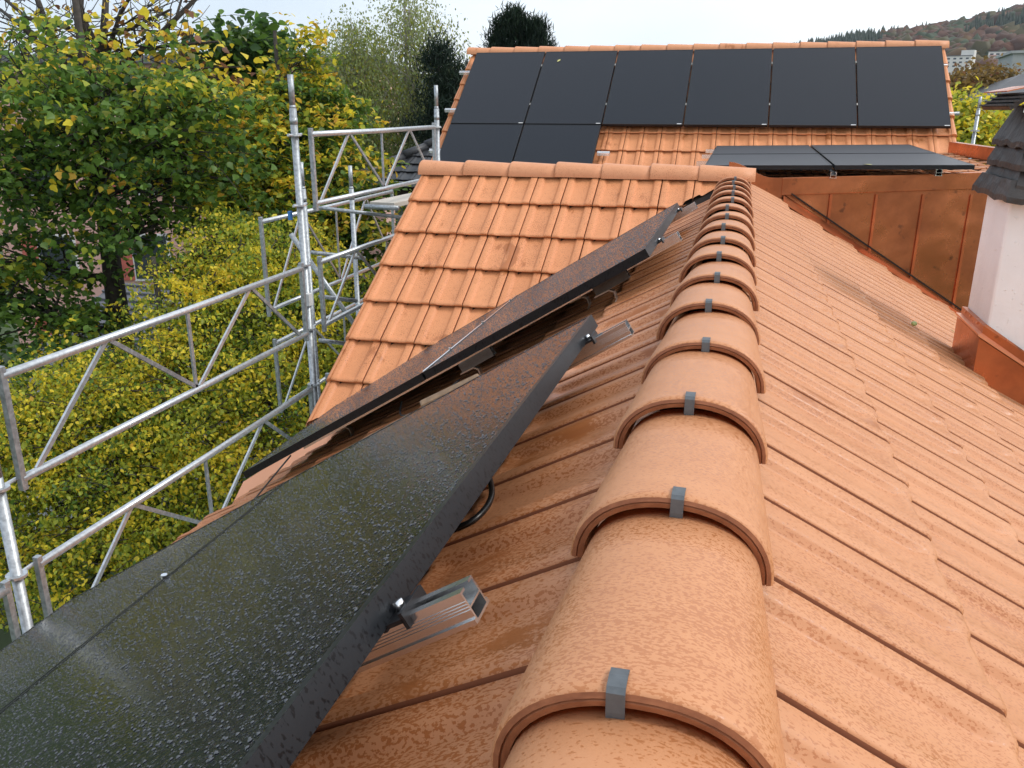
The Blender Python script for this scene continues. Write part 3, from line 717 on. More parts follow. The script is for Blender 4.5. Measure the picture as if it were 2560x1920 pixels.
# two hooks that show in the gap below the slanting pair
e, d, side, up = rail(SP(.58, 3.27, CP-.05), SP(.43, 3.27, CP-.05), upL, 'short dull rail stub on a bent steel hook in the gap between the panels', 'short rail stubs in the gap', mat='dull')
hook(e, SP(.57, 3.26, CP-.05), d, side, up)
e, d, side, up = rail(SP(1.22, 3.20, CP-.05), SP(1.06, 3.20, CP-.05), upL, 'grey rail stub in deep shadow above the loose piece of wood', 'short rail stubs in the gap', mat='dull')
hook(e, SP(1.21, 3.19, CP-.05), d, side, up)
# spare rail lying beside the near panels, mirroring the tiles
e, d, side, up = rail(SP(2.40, 2.205, CP-.012), SP(1.02, 2.195, CP-.012), upL, 'long rail lying along the far edge of the nearest panels, mirroring orange tiles', 'loose pieces beside the panels')
# timber offcut
tb = MB(); tb.bar(SP(.97, 2.215, CP-.02), SP(.78, 2.30, CP-.045), .045, .04); o = tb.build('timber_offcut', M['wood'], None, bevel=.006)
tag(o, 'weathered brown timber offcut lying between the panels', 'offcut')
def cable(name, pts, r, label):
    # smooth through the points
    P_ = [V(p) for p in pts]; out_ = []
    for i in range(len(P_)-1):
        a = P_[max(0, i-1)]; b_ = P_[i]; c = P_[i+1]; d = P_[min(len(P_)-1, i+2)]
        for k_ in range(8):
            t = k_/8; out_.append(.5*((2*b_)+(c-a)*t+(2*a-5*b_+4*c-d)*t*t+(3*b_-a-3*c+d)*t**3))
    out_.append(P_[-1]); o = MB().tube(out_, r, 8).build(name, M['cable'], None, True); tag(o, label, 'cable'); return o
def ST(s, y, h): return V((XR, y, CROOF+.03))+DL*s+upL*h
cable('solar_cable', [ST(.60, 1.60, .04), ST(.475, 1.50, .025), ST(.425, 1.40, .014), ST(.405, 1.32, .010), ST(.415, 1.265, .010), ST(.45, 1.255, .012), ST(.56, 1.27, .02)], .006, 'black cable looping out from under the nearest panel onto the tiles')
cable('solar_cable', [ST(2.25, 3.35, .09), ST(2.3, 3.25, .06), ST(2.38, 3.15, .02), ST(2.4, 3.1, .01)], .004, 'thin black cable hanging below the lower slanting panel')
cable('solar_cable', [ST(1.55, 3.3, .06), ST(1.5, 3.15, .02), ST(1.35, 3.1, .015), ST(1.2, 3.2, .03)], .004, 'thin black cable loop in the shadow under the slanting pair')
# rails seen on the rear roof and the dormer: short bright ends
k_ = 0
for s_, x, w_ in ((.60, -3.98, 'top'), (1.45, -3.98, 'middle'), (2.30, -3.98, 'lowest')):
    rail(FP(x-.10, s_, .095), FP(x+.4, s_, .095), (0, -math.sin(A_F), math.cos(A_F)), '%s of the three small rail ends left of the rear roof panels' % w_, 'rail ends at the left edge of the rear panels')
rail(FP(-1.80, 2.30, .095), FP(-1.64, 2.30, .095), (0, -math.sin(A_F), math.cos(A_F)), 'small rail end right of the lower rear panels, above the orange tiles', 'rail ends on the rear roof')
for s_, w_ in ((.55, 'upper'), (1.5, 'lower')):
    rail(FP(2.32, s_, .10), FP(2.42, s_, .10), (0, -math.sin(A_F), math.cos(A_F)), '%s tiny rail end at the right verge of the rear roof' % w_, 'rail ends at the right verge', w=.02, h=.022)
rail((.722, 7.40, -.48), (.722, 10.5, -.43), (0, 0, 1), 'rail end profile below the middle seam of the flat dormer panels', 'rails carrying the flat dormer panels', h=.05, w=.045)
rail((1.50, 7.40, -.445), (1.50, 10.5, -.40), (0, 0, 1), 'dark rail end below the right flat dormer panel', 'rails carrying the flat dormer panels', h=.05, w=.045)
for i, (y, w_) in enumerate(((8.05, 'front'), (9.0, 'middle'), (9.9, 'back'))):
    rail((-.40, y, -.46+.015*(y-7.5)), (.2, y, -.455+.015*(y-7.5)), (0, 0, 1), '%s rail end at the left side of the flat dormer panels' % w_, 'rail ends left of the flat panels')
# ------------------------------------------------------------------ small leaves and fruit
def small_leaf(pos, nrm, size, mat, label, name='fallen_leaf'):
    nrm = V(nrm).normalized(); a = nrm.orthogonal().normalized(); a = Matrix.Rotation(random.uniform(0, 6), 3, nrm) @ a; b_ = nrm.cross(a)
    pts_ = [(0, -1), (.42, -.45), (.5, .1), (.28, .6), (0, 1), (-.28, .6), (-.5, .1), (-.42, -.45)]
    v = [V(pos)+a*(x*size)+b_*(y*size)+nrm*(.12*size*abs(x)) for x, y in pts_]
    o = mesh_obj(name, v+[p-nrm*.0008 for p in v], [(0, 1, 2, 3, 4), (4, 5, 6, 7, 0), (12, 11, 10, 9, 8), (8, 15, 14, 13, 12)], mat); tag(o, label, 'leaf'); return o
M['leaf_y'] = plain('yellow_leaf', (.55, .52, .20), .6); M['leaf_g'] = plain('green_leaf', (.20, .27, .06), .6)
fn = (0, -math.sin(A_F), math.cos(A_F))
small_leaf(FP(-2.63, .42, .135), fn, .035, M['leaf_y'], 'tiny pale leaf stuck near the top of the second rear panel')
small_leaf(FP(.5, 2.17, .04), fn, .035, M['leaf_g'], 'tiny green leaf lying on the orange tiles below the rear panels')
small_leaf((.98, 7.50, zc(.98, 7.5)+.002), (0, 0, 1), .05, M['leaf_y'], 'yellow leaf at the front edge of the flat dormer panel')
small_leaf(RP(1.62, 5.55, CROOF+.045), (math.sin(A_R), 0, math.cos(A_R)), .02, M['leaf_g'], 'small green leaf beside the crab apple on the right slope')
bm = bmesh.new(); bmesh.ops.create_uvsphere(bm, u_segments=14, v_segments=10, radius=.014)
for v_ in bm.verts:
    rr = math.hypot(v_.co.x, v_.co.y)/.014; v_.co.z *= .92; v_.co.z -= .003*max(0, 1-rr*2)*(1 if v_.co.z > 0 else -1)
me = bpy.data.meshes.new('crab_apple'); bm.to_mesh(me); bm.free(); me.materials.append(M['green_fruit']); me.polygons.foreach_set('use_smooth', [True]*len(me.polygons))
o = bpy.data.objects.new('crab_apple', me); o.location = RP(1.10, 4.45, CROOF+.045)+V((0, 0, .012)); link(o); tag(o, 'small round green crab apple lying on the right roof slope', 'fruit')

# ------------------------------------------------------------------ scaffold
sc = tag(empty('scaffold', (-2.9, 5.2, -9.5)), 'galvanised scaffold with lattice guardrails along the left eaves', 'scaffold')
def pole(x, y, z0, z1, mat='galv', sleeve=True, r=.024, parent=sc):
    b_ = MB(); b_.tube([(x, y, z0), (x, y, z1)], r, 14)
    if sleeve:
        b_.tube([(x, y, z1-.001), (x, y, z1+.02)], r*.92, 12, r2=r*.8); b_.tube([(x, y, z1+.02), (x, y, z1+.21)], r*.80, 12)
        b_.tube([(x, y, z1-.10), (x, y, z1-.06)], r*1.1, 12)
    return b_.build('pole', M[mat], parent, True)
def coupler(x, y, z):
    b_ = MB(); b_.tube([(x, y, z-.006), (x, y, z+.006)], .044, 12)
    for j in (-1, 1): b_.tube([(x, y+j*.03, z), (x, y+j*.09, z+.003)], .009, 8)
    return b_.build('coupler', M['galv_bright'], sc)
def guard(x, y0, y1, zt, zb, r=.019, mat='galv_bright', axis='y', posts=True):
    """lattice guardrail: two tubes, square end posts, flat W bracing"""
    P3 = (lambda u, z, o=0: V((x+o, u, z))) if axis == 'y' else (lambda u, z, o=0: V((u, x+o, z)))
    b_ = MB(); b_.tube([P3(y0, zt), P3((y0+y1)/2, zt-.004), P3(y1, zt)], r, 12); b_.tube([P3(y0, zb), P3(y1, zb)], r*.95, 12)
    g = b_.build('guardrail', M[mat], sc, True)
    L = y1-y0; a = .03*L
    xs_ = [y0+a, y0+.245*L, y0+.5*L, y0+.745*L, y1-a]; zs = [zb, zt, zb, zt, zb]
    for i in range(4):
        MB().bar(P3(xs_[i]+.012, zs[i]+(.012 if zs[i] == zb else -.012)), P3(xs_[i+1]-.012, zs[i+1]+(.012 if zs[i+1] == zb else -.012)), .012 if axis == 'y' else .022, .022 if axis == 'y' else .012).build('brace', M['galv' if i % 2 else 'galv_bright'], g)
    MB().bar(P3(xs_[2]-.02, zb), P3(xs_[2]-.02, zt), .012, .022, (0, 1, 0)).build('brace', M['galv'], g)
    if posts:
        for u in (y0, y1): MB().bar(P3(u, zb-.05), P3(u, zt+.04), .028, .028, (0, 1, 0)).build('frame_post', M['galv'], g, bevel=.002)
    return g
XS = -2.85
pole(XS-.02, 2.52, -9.5, -1.45, sleeve=False); pole(XS-.02, 2.52, -1.45, -.2)
pole(XS-.05, 5.27, -9.5, 0.0); pole(XS, 7.93, -9.5, 0.0)
guard(XS, 2.62, 5.13, -1.04, -1.50); guard(XS, 2.62, 5.13, -1.91, -2.37); guard(XS, -.1, 2.44, -1.93, -2.39)
guard(XS, 5.40, 7.84, -.167, -.63); guard(XS, 5.40, 7.84, -1.04, -1.50); guard(XS, 5.40, 7.84, -1.91, -2.37)
for z in (-1.50, -1.91, -2.4): coupler(XS-.02, 2.52, z)
for z in (-.17, -.63, -1.04, -1.50, -1.92): coupler(XS-.05, 5.27, z)
for z in (-.17, -.63): coupler(XS, 7.93, z)
# labels and tape on the pole
MB().box((XS-.035, 5.245, -1.28), (.056, .054, .085)).build('sticker', M['paper'], sc)
MB().box((XS-.12, 5.25, -.70), (.02, .03, .06)).build('tag_blue', M['blue'], sc)
MB().box((XS-.115, 5.25, -.755), (.022, .03, .02)).build('tag_yellow', M['yellow'], sc)
tp = MB(); tp.bar((XS, 6.55, -1.04), (XS+.01, 6.52, -1.10), .03, .006); tp.bar((XS, 6.5, -1.02), (XS-.02, 6.42, -.98), .03, .006); tp.build('warning_tape', M['yellow'], sc)
# the outer lift
pole(-3.55, 7.45, -9.5, -.72); pole(-3.42, 6.28, -9.5, -.62)
guard(-3.75, 6.15, 8.9, -.88, -1.62); guard(-3.75, 6.2, 8.9, -1.92, -2.5)
guard(-3.05, 9.4, 11.6, -.88, -1.62, posts=True)
for a_, c_ in ((sight(676, 447, 6.8), sight(872, 470, 7.3)), (sight(672, 545, 6.4), sight(788, 558, 6.8)), (sight(690, 640, 6.0), sight(770, 650, 6.3)), (sight(690, 735, 5.8), sight(745, 742, 6.0))):
    MB().tube([a_, c_], .017, 10).build('transom', M['galv'], sc, True)
MB().tube([(-3.6, 6.35, -1.0), (-2.75, 7.2, -3.0)], .022, 10).build('diagonal_brace', M['galv'], sc, True)
MB().tube([(-3.25, 6.4, -2.8), (-2.6, 8.2, -2.1)], .020, 10).build('diagonal_brace', M['galv'], sc, True)
# decks
dk = MB().box((-3.15, 8.15, -1.0), (.60, .30, .02)); dk = MB(); dk.bar((-3.05, 7.0, -.81), (-2.6, 9.4, -.74), .26, .045); dk.build('scaffold_board', M['board'], sc, bevel=.006)
MB().tube([(-3.22, 7.02, -.83), (-2.88, 6.96, -.83)], .022, 10).build('deck_hook', M['galv'], sc, True)
MB().box((-3.1, 6.3, -2.65), (.55, 1.6, .05)).build('deck', M['galv_bright'], sc, bevel=.008)
MB().box((-3.15, 3.9, -2.95), (.6, 2.6, .05)).build('deck', M['galv_bright'], sc, bevel=.008)
# scaffold at the far right
sr = tag(empty('scaffold_pole', (3.75, 16.3, -9.5)), 'single thin scaffold pole with couplers standing beyond the rear roof at the right', 'scaffold')
pole(3.78, 16.4, -9.5, .0, parent=sr, r=.03)
for z in (-.34, -1.12): MB().tube([(3.78, 16.4, z-.012), (3.78, 16.4, z+.012)], .07, 12).build('coupler', M['galv'], sr)
MB().tube([(2.9, 16.2, -.10), (3.45, 16.2, -.06)], .03, 8).build('side_tube', M['galv'], sr, True)

# ------------------------------------------------------------------ vegetation
LEAVES = {
 'oval': (np.array([(0, 0, 0), (.27, .28, .07), (.34, .55, .08), (.2, .82, .05), (0, 1.05, -.06), (-.2, .82, .05), (-.34, .55, .08), (-.27, .28, .07), (0, .5, 0)]),
          [(0, 1, 2, 8), (8, 2, 3, 4), (8, 4, 5, 6), (0, 8, 6, 7)]),
 'broad': (np.array([(0, 0, 0), (.36, .12, .05), (.52, .45, .09), (.34, .62, .05), (.22, .9, .0), (0, 1.1, -.12), (-.22, .9, 0), (-.34, .62, .05), (-.52, .45, .09), (-.36, .12, .05), (0, .5, -.02)]),
          [(0, 1, 2, 10), (10, 2, 3, 4), (10, 4, 5), (10, 5, 6), (10, 6, 7, 8), (0, 10, 8, 9)]),
 'small': (np.array([(0, 0, 0), (.3, .45, .06), (0, 1, 0), (-.3, .45, .06)]), [(0, 1, 2, 3)]),
}
def frames(n, droop, rg):
    """random leaf frames: forward, side, normal"""
    az = rg.uniform(0, 2*np.pi, n); el = rg.normal(droop, .45, n)
    f = np.stack([np.cos(az)*np.cos(el), np.sin(az)*np.cos(el), np.sin(el)], 1)
    nr = np.stack([rg.normal(0, .55, n), rg.normal(0, .55, n), np.abs(rg.normal(1, .3, n))], 1)
    s_ = np.cross(f, nr); s_ /= np.linalg.norm(s_, axis=1)[:, None]; nn = np.cross(s_, f); return f, s_, nn
def leaf_mesh(name, C, size, cols, kind, parent, mat, droop=-.5, rg=None, thin=1.0):
    T, FF = LEAVES[kind]; n = len(C); k = len(T)
    f, s_, nn = frames(n, droop, rg)
    sz = size*rg.uniform(.6, 1.25, n)
    P_ = C[:, None, :]+(s_[:, None, :]*T[None, :, 0:1]*thin+f[:, None, :]*T[None, :, 1:2]+nn[:, None, :]*T[None, :, 2:3])*sz[:, None, None]
    off = V((0, 0, 0)); q = parent
    while q is not None: off = off+q.location; q = q.parent
    P_ = P_.reshape(-1, 3)-np.array(off)
    lens = [len(a) for a in FF]; flat = np.concatenate([np.array(a) for a in FF])
    idx = (flat[None, :]+(np.arange(n)*k)[:, None]).reshape(-1)
    tot = np.tile(np.array(lens), n); start = np.concatenate([[0], np.cumsum(tot)[:-1]])
    me = bpy.data.meshes.new(name); me.vertices.add(n*k); me.vertices.foreach_set('co', P_.reshape(-1))
    me.loops.add(len(idx)); me.loops.foreach_set('vertex_index', idx.astype(np.int32))
    me.polygons.add(len(tot)); me.polygons.foreach_set('loop_start', start.astype(np.int32)); me.polygons.foreach_set('loop_total', tot.astype(np.int32))
    me.update(calc_edges=True)
    a = me.attributes.new('lc', 'FLOAT_COLOR', 'POINT'); cc = np.ones((n, k, 4)); cc[:, :, :3] = cols[:, None, :]
    a.data.foreach_set('color', cc.reshape(-1)); me.materials.append(mat); me.validate()
    return link(bpy.data.objects.new(name, me), parent)
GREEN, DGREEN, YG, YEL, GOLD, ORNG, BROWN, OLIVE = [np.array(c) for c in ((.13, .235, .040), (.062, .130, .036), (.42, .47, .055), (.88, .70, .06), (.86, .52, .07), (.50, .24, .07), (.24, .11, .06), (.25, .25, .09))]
def pal(n, w, rg, cl=None):
    """leaf colours; w = [(colour, weight)], cl = cluster values 0..1 that shift the choice along the list"""
    cs = np.array([c for c, _ in w]); ws = np.array([x for _, x in w], float); cum = np.cumsum(ws)/ws.sum()
    t = rg.random(n)
    if cl is not None: t = np.clip(.45*t+.55*cl, 0, .999)
    i = np.searchsorted(cum, t); i = np.clip(i, 0, len(cs)-1)
    c = cs[i]*rg.uniform(.7, 1.25, (n, 1)); return np.clip(c, 0, 1)
def tree(name, label, cat, base, blobs, leaf, size, w, kind='oval', per=10, spread=.22, trunk=.12, group=None, gap=.0, bark='bark', lean=(0, 0), droop=-.5,
         shift=None, seed=1, twigs=14, top=None, thin=1.0, mat='leaf', limb=.35, extra=None, spray=0, sup=.25):
    """blobs: (x, y, z, rx, ry, rz, clusters)"""
    rg = np.random.default_rng(seed); rd = random.Random(seed)
    e = tag(empty(name, base), label, cat, group)
    tb = MB(); zt = top if top is not None else max(b_[2] for b_ in blobs)
    K = 9; tr = []
    for i in range(K):
        t = i/(K-1); z = base[2]+(zt-base[2])*t
        tr.append(V((base[0]+lean[0]*t+.10*math.sin(3*t+seed)*t, base[1]+lean[1]*t+.10*math.sin(4*t+seed*2)*t, z)))
    tb.tube(tr, trunk, 10, r2=trunk*.18)
    def on_trunk(z):
        t = (z-base[2])/(zt-base[2]); t = max(.05, min(.98, t)); f = t*(K-1); i = min(K-2, int(f)); return tr[i].lerp(tr[i+1], f-i), trunk*(1-.82*t)
    CC, CV = [], []
    for (x, y, z, rx, ry, rz, nc_) in blobs:
        ds = rg.normal(0, 1, (nc_, 3)); ds /= np.linalg.norm(ds, axis=1)[:, None]
        rr = rg.random(nc_)**.38
        c = np.array([x, y, z])+ds*rr[:, None]*np.array([rx, ry, rz])
        if gap > 0:
            keep = np.array([noise.noise(V(p)*(1.6/max(.4, min(rx, rz))))+.5 > gap for p in c]); c = c[keep]
        CC.append(c)
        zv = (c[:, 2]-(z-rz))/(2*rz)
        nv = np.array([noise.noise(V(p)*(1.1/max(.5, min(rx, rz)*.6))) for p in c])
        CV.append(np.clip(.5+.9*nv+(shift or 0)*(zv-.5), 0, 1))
        # limb to the blob, twigs to some clusters
        p0, r_ = on_trunk(z-limb*rz*1.6 if z-limb*rz*1.6 > base[2] else z)
        cen = V((x, y, z)); mid_ = p0.lerp(cen, .5)+V((0, 0, -.12*rz)); lr = max(.012, r_*.5)
        tb.tube([p0, mid_, cen], lr, 7, r2=lr*.45)
        for _ in range(min(twigs, len(c))):
            q = V(c[rd.randrange(len(c))]); a_ = p0.lerp(cen, rd.uniform(.3, 1)); m_ = a_.lerp(q, .55)+V((rd.uniform(-.1, .1)*rx, rd.uniform(-.1, .1)*rx, .08*rz))
            tb.tube([a_, m_, q], lr*.35, 5, r2=.004+lr*.06)
    if extra: extra(tb)
    C = np.concatenate(CC); cl = np.concatenate(CV); n = len(C); tw_ = MB()
    cl2 = np.repeat(cl, per)
    if spray:    # leaves strung along short outward twigs
        az = rg.uniform(0, 2*np.pi, n); d_ = np.stack([np.cos(az), np.sin(az), rg.normal(sup, .3, n)], 1); d_ /= np.linalg.norm(d_, axis=1)[:, None]
        t_ = rg.random((n, per)); L_ = spray*rg.uniform(.6, 1.3, n)
        C2 = (C[:, None, :]+d_[:, None, :]*(t_*L_[:, None])[:, :, None]-np.array([0, 0, 1.0])*(t_**2*.18*L_[:, None])[:, :, None]).reshape(-1, 3)
        C2 = C2+rg.normal(0, 1, (n*per, 3))*np.array([spread, spread, spread*.5]); cl2 = np.clip(cl2+.22*(t_.reshape(-1)-.5), 0, 1)
        ends = C+d_*L_[:, None]*.9-np.array([0, 0, 1.0])*(.15*L_)[:, None]
        for i in range(0, n, 3): tw_.tube([V(C[i]), V((C[i]+ends[i])/2+np.array([0, 0, .04*L_[i]])), V(ends[i])], .007, 3, False, r2=.003)
    else: C2 = np.repeat(C, per, 0)+rg.normal(0, 1, (n*per, 3))*np.array([spread, spread, spread*.55])
    k0 = len(tb.v); tb.v += tw_.v; tb.f += [tuple(k0+i for i in f) for f in tw_.f]; tb.build('trunk', M[bark], e, True)
    leaf_mesh('crown', C2, size, pal(n*per, w, rg, cl2), kind, e, M[mat], droop, rg, thin)
    return e
S = sight
# (a) big broad-leaved tree at the left
b1 = []
def blob(px, py, y, r, n, ry=None, rz=None):
    p = S(px, py, y); return (p.x, p.y, p.z, r, ry or r, rz or r*.7, n)
B1 = [blob(30, 180, 10.5, 1.2, 90), blob(120, 250, 10, 1.3, 120), blob(330, 250, 10.5, 1.1, 70), blob(240, 200, 10.2, 1.0, 90), blob(60, 390, 10, 1.3, 90), blob(190, 430, 10.2, 1.3, 100, rz=.7),
      blob(390, 320, 10.8, .9, 45), blob(400, 200, 11, .7, 34), blob(250, 330, 10, 1.2, 66), blob(330, 430, 10.6, 1.0, 38), blob(40, 560, 9.6, 1.1, 120), blob(100, 690, 9.4, 1.1, 120), blob(-40, 300, 10, 1.2, 90), blob(170, 330, 10.6, 1.2, 55),
      blob(450, 230, 11.2, .6, 50), blob(440, 370, 11.2, .7, 26), blob(-60, 650, 9.4, 1.1, 90), blob(330, 495, 10.3, .8, 45, rz=.35)]
p = S(215, 620, 10.6)
tree('broadleaf_tree', 'large broad-leaved tree at the left, green with yellow tips, dark trunk over the grey roof', 'tree', (p.x, p.y, -9.5), B1, None, .092,
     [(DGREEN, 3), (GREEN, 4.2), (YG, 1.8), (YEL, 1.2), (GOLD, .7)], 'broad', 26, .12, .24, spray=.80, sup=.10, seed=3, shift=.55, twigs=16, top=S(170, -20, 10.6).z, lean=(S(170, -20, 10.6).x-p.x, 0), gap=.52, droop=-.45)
# (b) bare crown above with few brown leaves
def bare(tb):
    rd = random.Random(5)
    for (x1, y1, x2, y2, x3, y3, r_) in [(160, 180, 110, 80, 60, -60, .045), (215, 175, 225, 60, 232, -60, .05), (230, 170, 330, 90, 430, -10, .04), (120, 130, 50, 60, 0, 20, .03), (240, 160, 170, 20, 130, -60, .035),
                                          (230, 120, 260, 30, 300, -40, .025), (300, 110, 350, 100, 470, 90, .02), (60, 100, 20, 160, -20, 190, .02), (150, 60, 60, 40, 0, -10, .025), (330, 90, 380, 40, 400, -30, .018)]:
        tb.tube([S(x1, y1, 12.3), S(x2, y2, 12.3+rd.uniform(-.5, .5)), S(x3, y3, 12.3+rd.uniform(-.8, .8))], r_*1.7, 7, r2=r_*.8)
    for _ in range(230):
        x, y = rd.uniform(-10, 420), rd.uniform(-10, 190); a = rd.uniform(-2.6, .4); l = rd.uniform(30, 80)
        tb.tube([S(x, y, 12.3+rd.uniform(-.6, .6)), S(x+l*.5*math.cos(a), y+l*.5*math.sin(a)+6, 12.3), S(x+l*math.cos(a), y+l*math.sin(a), 12.3+rd.uniform(-.4, .4))], .009, 4, r2=.004)
p = S(190, 300, 12.3)
tree('half_bare_tree', 'half bare tree with thick bark and a few brown and yellow leaves against the sky', 'tree', (p.x, p.y, -9.5),
     [blob(60, 60, 12.3, 1.3, 26), blob(200, 90, 12.3, 1.3, 34), blob(330, 70, 12.3, 1.1, 34), blob(130, 160, 12.3, 1.4, 50), blob(280, 160, 12.3, 1.3, 55), blob(420, 150, 12.3, .9, 40), blob(370, 20, 12.3, 1.0, 22), blob(480, 170, 12.5, .4, 12)],
     None, .12, [(OLIVE, 2), (YG, 1.6), (YEL, 2), (GOLD, .8), (ORNG, .3), (BROWN, 2.2)], 'broad', 4, .24, .32, seed=8, top=S(165, -60, 12.3).z, lean=(S(165, -60, 12.3).x-p.x, 0), extra=bare, twigs=10, bark='bark')
# (c) small-leaved yellow green tree below the scaffold
B3 = []
for (px, py, y, r, n) in [(130, 880, 8.2, 1.0, 300), (300, 850, 8.6, .95, 300), (455, 690, 9.3, 1.0, 280), (560, 600, 9.8, 1.0, 260), (560, 720, 9.2, 1.1, 300), (60, 960, 7.6, 1.1, 330), (240, 920, 8, 1.2, 360), (420, 860, 8.4, 1.1, 340),
                          (600, 860, 8.6, 1.0, 280), (120, 1100, 7.3, 1.0, 300), (320, 1060, 7.5, 1.0, 320), (520, 1000, 7.9, .9, 260), (200, 1220, 7.0, .9, 260), (400, 1160, 7.2, .8, 220), (0, 1240, 6.9, .9, 240), (640, 720, 9.4, .8, 180),
                          (490, 530, 10.2, .6, 110), (430, 590, 9.9, .55, 90), (-60, 960, 7.8, 1.0, 200), (620, 560, 10.6, .8, 150), (700, 640, 10.4, .9, 180), (740, 760, 9.9, .8, 140), (690, 870, 9, .8, 140)]:
    B3.append(blob(px, py, y, r, n, rz=r*.75))
p = S(330, 1000, 8.4)
tree('hornbeam', 'small-leaved hornbeam turning yellow, a dense mass behind the lower scaffold guardrails', 'tree', (p.x, p.y, -9.5), B3, None, .054,
     [(DGREEN, .6), (GREEN, 2.6), (YG, 3.4), (YEL, 3.8), (GOLD, .4)], 'oval', 20, .07, .16, spray=.42, sup=.35, seed=12, shift=.35, twigs=26, top=S(430, 560, 9.2).z, lean=(-.3, .8), droop=-.7)
# shoots on top of it
# (d) middle tree with yellow sprays
B4 = [blob(660, 120, 13.5, .30, 40, rz=.7), blob(600, 280, 13.2, 1.1, 230), blob(680, 280, 13.4, 1.0, 200), blob(540, 360, 12.8, 1.3, 230), blob(650, 400, 12.6, 1.4, 260), blob(560, 480, 12.2, 1.2, 200), blob(740, 400, 13, .9, 130), blob(480, 440, 12.6, .8, 100),
      blob(700, 520, 12.4, 1.1, 170), blob(640, 200, 13.4, .6, 90), blob(730, 235, 13.6, .35, 36), blob(620, 580, 12, 1.1, 160), blob(780, 500, 13, .7, 80), blob(800, 620, 13, .8, 100)]
p = S(640, 600, 13)
tree('elm_tree', 'middle tree with bright yellow sprays over dark green leaves behind the tall scaffold pole', 'tree', (p.x, p.y, -9.5), B4, None, .105,
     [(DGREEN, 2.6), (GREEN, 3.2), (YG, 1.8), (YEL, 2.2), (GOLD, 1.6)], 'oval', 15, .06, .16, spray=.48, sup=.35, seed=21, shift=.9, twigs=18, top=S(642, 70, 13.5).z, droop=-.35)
# (e) green tree with big leaves at the edge of the sky
p = S(500, 300, 16)
tree('chestnut_tree', 'dark green tree whose branch tip of large leaves stands out against the sky', 'tree', (p.x, p.y, -9.5), [blob(520, 120, 15.5, .95, 90, rz=.75), blob(450, 180, 15.5, .8, 60), blob(430, 260, 15.5, 1.3, 110), blob(500, 250, 15.8, 1.0, 90), blob(560, 150, 15.8, .5, 30), blob(400, 330, 15, 1.3, 110), blob(480, 340, 15.4, 1.2, 110)],
     None, .20, [(DGREEN, 5), (GREEN, 4), (YG, .5), (YEL, .3)], 'oval', 15, .10, .18, spray=.7, seed=31, twigs=12, gap=.2)
# (f) loose olive trees and birches behind
def birch(px, pyt, pyb, y, w_, n, label, seed, cols, size=.085):
    bl = []; rd = random.Random(seed); H = (pyb-pyt)
    for i in range(14):
        t = i/13; bl.append(blob(px+rd.uniform(-.4, .4)*w_*(.2+t), pyt+H*t, y+rd.uniform(-.5, .5), (.5+1.35*min(1, t*1.8))*w_/100, int(n*(.35+t)), rz=(.9+.6*t)*w_/100))
    p = S(px, pyb, y)
    return tree('birch', label, 'tree', (p.x, p.y, -9.5), bl, None, size, cols, 'small', 9, .28, .16, group='loose birches beyond the garden', seed=seed, bark='bark_birch', droop=-1.0, twigs=14, top=S(px, pyt-15, y).z, limb=.8)
OL = [(OLIVE*1.35, 3), (np.array((.30, .36, .14)), 3), (YG*.75, 2), (YEL*.7, .8)]
birch(888, 18, 330, 24, 118, 190, 'tallest pale birch with drooping twigs, left of the dark pine', 41, OL)
birch(768, 78, 330, 23, 84, 190, 'rounder olive birch left of the tallest birch', 42, OL)
birch(575, 105, 300, 26, 85, 190, 'olive birch behind the yellow tree and left of the tall scaffold pole', 43, OL)
birch(700, 130, 360, 26, 70, 180, 'low hazy birch between the yellow tree and the rounder birch', 44, OL)
# pines
PN = [(np.array((.012, .030, .018)), 5), (np.array((.022, .045, .022)), 3), (np.array((.04, .06, .025)), 1)]
def pine(px, pyt, pyb, y, w_, label, seed, n=80):
    bl = []; rd = random.Random(seed)
    for i in range(11):
        t = i/10; bl.append(blob(px+rd.uniform(-.5, .5)*w_*(.3+.7*t), pyt+(pyb-pyt)*t, y+rd.uniform(-.6, .6), (.35+.9*t**.7)*w_/100, int(n*(.4+t)), rz=(.5+.3*t)*w_/100))
    p = S(px, pyb, y)
    return tree('pine_tree', label, 'tree', (p.x, p.y, -9.5), bl, None, .20, PN, 'small', 15, .20, .2, group='dark pines behind the roofs', seed=seed, droop=.7, twigs=8, thin=.22, mat='needle', top=S(px, pyt+10, y).z)
pine(955, 105, 300, 22, 62, 'dark pine beside the left verge of the rear roof', 51)
def pine2():
    rd = random.Random(61); bl = []
    for (px, py, r) in [(1105, 52, .55), (1080, 75, .6), (1120, 80, .8), (1150, 78, .55), (1165, 62, .35), (1090, 112, 1.0), (1150, 115, .9), (1068, 108, .4), (1178, 108, .35), (1115, 42, .25), (1090, 55, .25), (1140, 62, .3)]:
        bl.append(blob(1118+(px-1118)*.95, py+6, 24, r*.42, int(60*r+25), rz=r*.85))
    p = S(1115, 150, 24)
    tree('pine_tree', 'rounded dark pine top poking above the ridge of the rear roof', 'tree', (p.x, p.y, -9.5), bl, None, .22, PN, 'small', 15, .12, .2, group='dark pines behind the roofs', seed=62, droop=.9, twigs=6, thin=.22, mat='needle', top=S(1115, 50, 24).z)
pine2()
